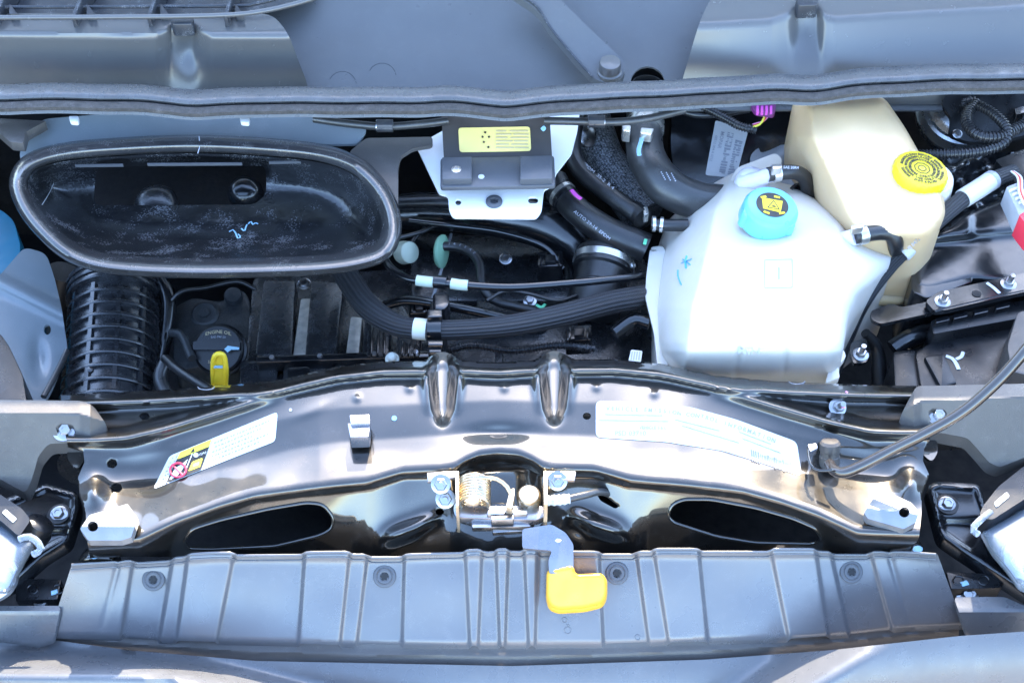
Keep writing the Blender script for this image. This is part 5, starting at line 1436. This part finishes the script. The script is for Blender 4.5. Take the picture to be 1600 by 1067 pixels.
# ------------------------------------------------------------------ end brackets, lamps
def ends():
    # moulded end brackets lying over the crossmember ends
    def end_bracket(out, ridge, bx, by, label, sgn):
        t = thing('end_bracket', label, 'bracket', W(bx, by, -.05), 'moulded end brackets of the crossmember')
        o = rounded(out, 7)
        def z(u, v):
            rv = np.interp(u, [p[0] for p in ridge], [p[1] for p in ridge])
            e = np.clip((v - rv) / 3., -1, 1)
            zz = .020 - .00015 * np.abs(v - rv) - np.where(v > rv, .00055 * (v - rv), .0001 * (rv - v))
            ed = np.clip((sgn * (u - bx) - 38) / 20., 0, 1.3)
            return zz - .014 * ed
        bo = rounded([(bx - 17, by - 4), (bx - 8, by - 11), (bx + 10, by - 9), (bx + 17, by + 4), (bx + 8, by + 10), (bx - 10, by + 9)], 4)
        sheet('moulding', o, z, 'bracket_plastic', t, holes=[bo], step=3, thick=.02, angle=28)
        zs = float(z(np.array([float(bx)]), np.array([float(by)]))[0])
        lathe('bolt_seat', W(bx, by, zs - .006), ax(0, .2), [(19, 0), (19, 2), (0, 2)], 'zinc', t, 24)
        bolt('bolt', bx, by + 1, zs - .003, 9, 'zinc', t, ax(0, .35))
    end_bracket([(-60, 624), (128, 626), (146, 634), (167, 664), (163, 687), (128, 691), (76, 693), (60, 712), (50, 748), (40, 770), (-60, 715)],
                [(-60, 644), (60, 645), (125, 646), (170, 660)], 103, 672, 'brown grey moulded bracket over the crossmember end by the warning label', 1)
    end_bracket([(1660, 598), (1432, 603), (1418, 628), (1406, 652), (1408, 668), (1470, 676), (1512, 684), (1530, 704), (1545, 722), (1562, 730), (1660, 690)],
                [(1400, 645), (1440, 626), (1520, 624), (1660, 616)], 1466, 648, 'brown grey moulded bracket over the crossmember end under the prop rod', -1)
    # dark lamp carriers
    def carrier(out, bx, by, label, sgn):
        t = thing('lamp_carrier', label, 'lamp bracket', W(bx, by, -.16), 'black lamp carriers')
        c = np.mean(out, 0)
        o = rounded(out, 10)
        def z(u, v):
            d, _, _ = nearest([o], np.asarray(u, float), np.asarray(v, float))
            lip = np.exp(-((d - 6) / 5.) ** 2)
            step_ = 1 / (1 + np.exp(-(v - by - 26) / 3.))
            return -.105 + .004 * lip - .008 * step_ - .00012 * (v - by)
        sheet('carrier', o, z, 'black_gloss_plastic', t, step=3, thick=.02, angle=50)
        lathe('bolt_seat', W(bx, by, -.104), ax(0, .1), [(17, 0), (17, 1.5), (12, 2), (0, 2)], 'black_plastic', t, 26)
        bolt('bolt', bx, by, -.102, 9, 'zinc', t, ax(0, .25))
    carrier([(58, 762), (70, 755), (122, 768), (124, 790), (108, 845), (70, 868), (20, 912), (-60, 950), (-60, 800)], 92, 803, 'black lamp carrier with one bolt beside the hex block under the warning label', -1)
    carrier([(1448, 760), (1462, 752), (1530, 756), (1545, 800), (1560, 850), (1660, 930), (1660, 960), (1600, 925), (1500, 860), (1468, 838)], 1480, 788, 'black lamp carrier with one bolt beside the hex block under the prop rod', 1)
    # headlamps
    def lamp(pts, dome, frame, clipb, label):
        t = thing('headlamp', label, 'headlamp', W(pts[0][0], pts[0][1], -.15), 'clear headlamps at the edges of the bay')
        o = rounded(pts, 10)
        def z(u, v):
            d, _, _ = nearest([o], np.asarray(u, float), np.asarray(v, float))
            q = np.clip(d / 34., 0, 1)
            return -.055 - .03 * (1 - np.sqrt(1 - (1 - q) ** 2))
        sheet('lens', o, z, 'lamp_lens', t, step=3, thick=.004, angle=60)
        sheet('reflector', [tuple(np.array(p)) for p in o], lambda u, v: z(u, v) - .03, 'black_plastic', t, step=5, thick=.004, angle=60)  # black here and on the frame paints shade onto the sunlit lamp
        lathe('bulb_ring', W(dome[0], dome[1], -.088), ax(0, .3), [(34, 0), (34, 10), (28, 14), (24, 8), (0, 4)], 'booster_silver', t, 36)
        fr = sheet('frame', rounded(frame, 6), -.048, 'black_plastic', t, step=3, thick=.03)
        sheet('frame_slot', rounded(clipb, 2), -.0465, 'label_white', t, step=2.5, thick=.003)
        return t
    t = lamp([(-60, 800), (0, 806), (30, 828), (56, 846), (36, 880), (14, 925), (-60, 935)], (-8, 905), [(-60, 740), (0, 772), (35, 795), (48, 812), (30, 838), (0, 812), (-60, 790)], [(3, 800), (9, 795), (26, 810), (20, 816)], 'clear headlamp tucked behind the bracket near the warning label')
    tube('gasket', [(30, 842, -.05), (45, 838, -.048), (58, 846, -.05), (64, 858, -.055), (52, 866, -.06)], 5, 'lamp_lens', t)
    lathe('adjuster', W(50, 838, -.085), Vector((.5, .3, .6)), [(24, 0), (24, 12), (20, 16), (20, 28), (14, 32)], 'black_plastic', t, 28)
    t = lamp([(1660, 770), (1600, 790), (1560, 812), (1530, 828), (1548, 862), (1580, 900), (1592, 920), (1660, 940)], (1604, 872), [(1660, 700), (1600, 728), (1560, 760), (1536, 790), (1530, 806), (1550, 812), (1600, 780), (1660, 745)], [(1553, 785), (1573, 768), (1578, 775), (1557, 792)], 'clear headlamp tucked behind the bracket near the prop rod')
    tube('gasket', [(1548, 800, -.05), (1532, 812, -.048), (1520, 826, -.05), (1528, 834, -.055)], 5, 'lamp_lens', t)
    # black beam ends with a bolt below the lamps
    for out, bx, by, m2, lab in (([(26, 902), (96, 905), (90, 936), (24, 938)], 66, 944, 86, 'black beam end with a light blue smear and flange bolt by the cover corner'), ([(1478, 892), (1558, 896), (1566, 918), (1486, 920)], 1512, 930, 1508, 'black beam end with moulded rings and flange bolt by the cover corner')):
        t = thing('beam_end', lab, 'beam', W(bx, by, -.2), 'black beam ends under the lamps')
        prism('beam', rounded(out, 3), -.135, -.16, 'black_plastic', t, .002)
        bolt('bolt', bx, by, -.15, 11, 'zinc', t, ax(0, .3))
        y = np.mean([p[1] for p in out])
        stroke('paint_mark', [(m2 - 6, y + 6), (m2 + 4, y + 3)], 4, lambda u, v: -.1345 + 0 * u, 'paint_light_blue', t)
        for k in range(2):
            R = np.array([(bx - 15 + k * 40 + 8 * math.cos(a), y + 7 * math.sin(a)) for a in np.linspace(0, 2 * math.pi, 24)])
            tube('moulded_ring', np.c_[R, np.full(24, -.1345)], 1.2, 'black_gloss_plastic', t, raw=True, closed=True, seg=6, n=24)
    for pts, lab in (([(120, 880), (128, 862), (150, 842), (178, 846), (186, 866), (180, 884)], 'dark rounded foot with a paint dab under the hex block by the warning label'), ([(1385, 870), (1392, 845), (1415, 832), (1436, 840), (1446, 862), (1440, 872)], 'dark rounded foot with a paint dab under the hex block by the prop rod')):
        c = np.mean(pts, 0)
        t = thing('crossmember_foot', lab, 'foot', W(c[0], c[1], -.15), 'dark feet under the hex blocks')
        o = rounded(pts, 8)
        def z(u, v, o=o):
            d, _, _ = nearest([o], np.asarray(u, float), np.asarray(v, float))
            q = np.clip(d / 14., 0, 1); return -.10 - .02 * (1 - np.sqrt(1 - (1 - q) ** 2))
        sheet('foot', o, z, 'gloss_black_steel', t, step=2.5, thick=.03, angle=60)
        decal('paint_dab', circ(c[0] - 10 if c[0] < 800 else c[0] + 15, c[1] + 4, 8, 5.5, 14), z, 'paint_light_blue', t, step=2)
ends()

# ------------------------------------------------------------------ ribbed cover over the radiator
EDG = [(208, 188, 0, -1), (270, 248, -1, 0), (293, 275, 0, 1), (365, 338, 1, 0), (476, 466, 0, 1), (546, 531, 1, 0), (574, 557, 0, -1), (632, 628, -1, 0),
       (727, 734, 0, 1), (753, 747, 1, 0), (775, 781, 0, 1), (794, 789, 1, 0), (819, 826, 0, 1), (840, 836, 1, 0), (936, 943, 0, -1), (994, 1014, -1, 0), (1022, 1045, 0, 1), (1092, 1106, 1, 0), (1205, 1233, 0, 1), (1275, 1295, 1, 0), (1298, 1327, 0, -1), (1360, 1395, -1, 0)]
def cov_top(u): return np.interp(u, [60, 112, 200, 330, 480, 640, 800, 960, 1120, 1300, 1410, 1468, 1520], [884, 882, 876, 868, 867, 866, 862, 862, 862, 862, 862, 866, 868])
def cov_bot(u): return np.interp(u, [60, 75, 180, 250, 400, 560, 700, 800, 940, 1060, 1200, 1330, 1420, 1508, 1530], [992, 994, 998, 1003, 1007, 1011, 1012, 1012, 1011, 1006, 1003, 994, 984, 980, 978])
def cov_t(u, v): return np.clip((v - cov_top(u)) / (cov_bot(u) - cov_top(u)), -.05, 1.1)
def cov_level(u, v):
    t = cov_t(u, v); h = np.zeros_like(np.asarray(u, float))
    for a, b, l0, l1 in EDG:
        x = a + (b - a) * t
        h = h + (l1 - l0) / (1 + np.exp(-np.clip((u - x) / 1.3, -40, 40)))
    # creases that fade out near the ends
    for a, b in ((186, 155), (1388, 1424)):
        x = a + (b - a) * t
        h = h - .45 * np.clip(1 - t, 0, 1) * np.exp(-((u - x) / 5.) ** 2)
    return h
def cov_z(u, v):
    u = np.asarray(u, float); v = np.asarray(v, float)
    t = cov_t(u, v)
    z = -.066 - .082 * t - .012 * ((u - 790) / 700.) ** 2
    z = z + .0060 * cov_level(u, v) + .0006 * np.sin(u * .02) * np.sin(v * .05)
    z = z - .006 * np.clip((t - .93) / .07, 0, 1) ** 2
    z = z + .003 * np.exp(-((t - .0) / .05) ** 2)
    return z
def cover():
    t = thing('radiator_cover', 'ribbed grey plastic cover below the hood latch', 'cover', W(790, 1000, -.17))
    us = np.arange(112, 1468, 3.0)
    top = [(u, float(cov_top(u)) - 4.5 * float(cov_level(np.array([u]), np.array([cov_top(u)]))[0])) for u in us]
    ub = np.arange(1507, 75, -3.0)
    bot = [(u, float(cov_bot(u)) - 6 * float(cov_level(np.array([float(u)]), np.array([cov_bot(u)]))[0])) for u in ub]
    out = top + bot
    sheet('ribbed_panel', out, cov_z, 'cover_plastic', t, step=1.8, stepv=4, thick=.004, angle=60)
    # raised bead along the upper edge
    P = np.array(top)[::2]; P = np.c_[P, cov_z(P[:, 0], P[:, 1]) + .0015]
    tube('upper_bead', P, 2.0, 'cover_plastic', t, raw=True, seg=8, n=400)
    P = np.array(top)[::2]; P[:, 1] += 8; P = np.c_[P, cov_z(P[:, 0], P[:, 1]) + .0003]
    tube('upper_bead', P, 1.3, 'cover_plastic', t, raw=True, seg=8, n=400)
    for x, y, r in ((887, 977, 2), (887, 984, 5.2), (996, 995, 4), (882, 968, 4)):
        R = np.array([(x + r * math.cos(a), y + r * math.sin(a)) for a in np.linspace(0, 2 * math.pi, 20)])
        tube('mould_mark', np.c_[R, cov_z(R[:, 0], R[:, 1])], .7, 'cover_plastic', t, raw=True, closed=True, seg=6, n=20)
    labs = ['round push screw in the cover below the aluminium block by the warning label', 'round push screw in the cover below the pressed hump beside the coiled spring', 'round push screw in the cover beside the yellow release handle', 'round push screw in the cover below the aluminium block by the prop rod']
    nrm = Vector((0, -.62, .78))
    for (x, y), lab in zip(((240, 905), (601, 900), (964, 895), (1330, 893)), labs):
        s = thing('push_screw', lab, 'screw', W(x, y, float(cov_z(x, y))), 'push screws in the radiator cover')
        b = W(x, y, float(cov_z(np.array([x]), np.array([y]))[0]) + .0008)
        lathe('head', b, nrm, [(16, -2), (16.5, 1), (15.5, 2.2), (9, 3.2), (6.5, 3.0), (5, 1.8)], 'module_bracket', s, 36)
        lathe('socket_shade', b, nrm, [(5.2, 1), (5.2, 3.3), (0, 3.3)], 'undertray_black', s, 24, rmod=lambda an, r, h: 1 + .22 * math.cos(an * 6))  # raised black star, paints the shade inside the screw socket
        lathe('rim_ring', b, nrm, [(11, 3.0), (11.6, 3.5), (12.2, 3.0)], 'module_bracket', s, 36)
cover()

# ------------------------------------------------------------------ bumper
def bumper():
    t = thing('front_bumper', 'smooth grey front bumper below the ribbed cover', 'bumper', W(800, 1060, -.4))
    def e(u): return np.interp(u, [-60, 0, 80, 200, 400, 800, 1100, 1300, 1500, 1660], [972, 990, 1002, 1018, 1035, 1043, 1033, 1018, 996, 985])
    def zl(u, v):
        a = cov_bot(u) - 10
        q = np.clip((v - a) / (e(u) - a), 0, 1.2)
        return -.150 - .020 * q - .012 * ((u - 790) / 700.) ** 2 + .002 * np.exp(-((q - .55) / .12) ** 2)
    us = np.arange(78, 1506, 10.0)
    top = [(u, float(cov_bot(u)) - 14) for u in us]
    bot = [(u, float(e(u))) for u in us[::-1]]
    lip = sheet('lip', top + bot, zl, 'bracket_plastic', t, step=4, thick=.006)  # browner than the skin: shadow and ground reflection put into the colour
    def zb(u, v):
        ee = e(u) - 3
        q = np.clip((v - ee), -20, 260)
        ss = lambda x: np.clip(x, 0, 1) ** 2 * (3 - 2 * np.clip(x, 0, 1))
        up = .095 * ss((u + (v - 1040) * 1.5 - 1170) / 170.) + .09 * ss((430 - u + (v - 1050) * 4) / 220.) * ss((v - 1010) / 50.)
        return -.162 + up - .012 * ((u - 790) / 700.) ** 2 - .00040 * q - .0000025 * q * q
    us = np.arange(-80, 1690, 20.0)
    top = [(u, float(e(u)) - 3) for u in us]
    bot = [(u, 1150) for u in us[::-1]]
    sheet('skin', top + bot, zb, 'fascia_plastic', t, step=7, thick=.006, angle=60)
    for out, lab in ((rounded([(-60, 946), (95, 946), (84, 1000), (60, 1008), (-60, 990)], 5), 0), (rounded([(1490, 932), (1570, 932), (1600, 946), (1660, 950), (1660, 994), (1512, 994)], 8), 1)):
        def z(u, v): return -.125 - .0008 * np.clip(v - 955, 0, 60) + 0 * u
        w = sheet('corner_panel', out, z, 'fascia_plastic', t, step=4, thick=.006)
        x = 30 if lab == 0 else 1560
    # the support the bumper stands on
    box('support', (0, float(Wn(800, 1000, -.2)[1]) + .03, -.42), (1.2, .04, .40), 'undertray_black', t)
bumper()
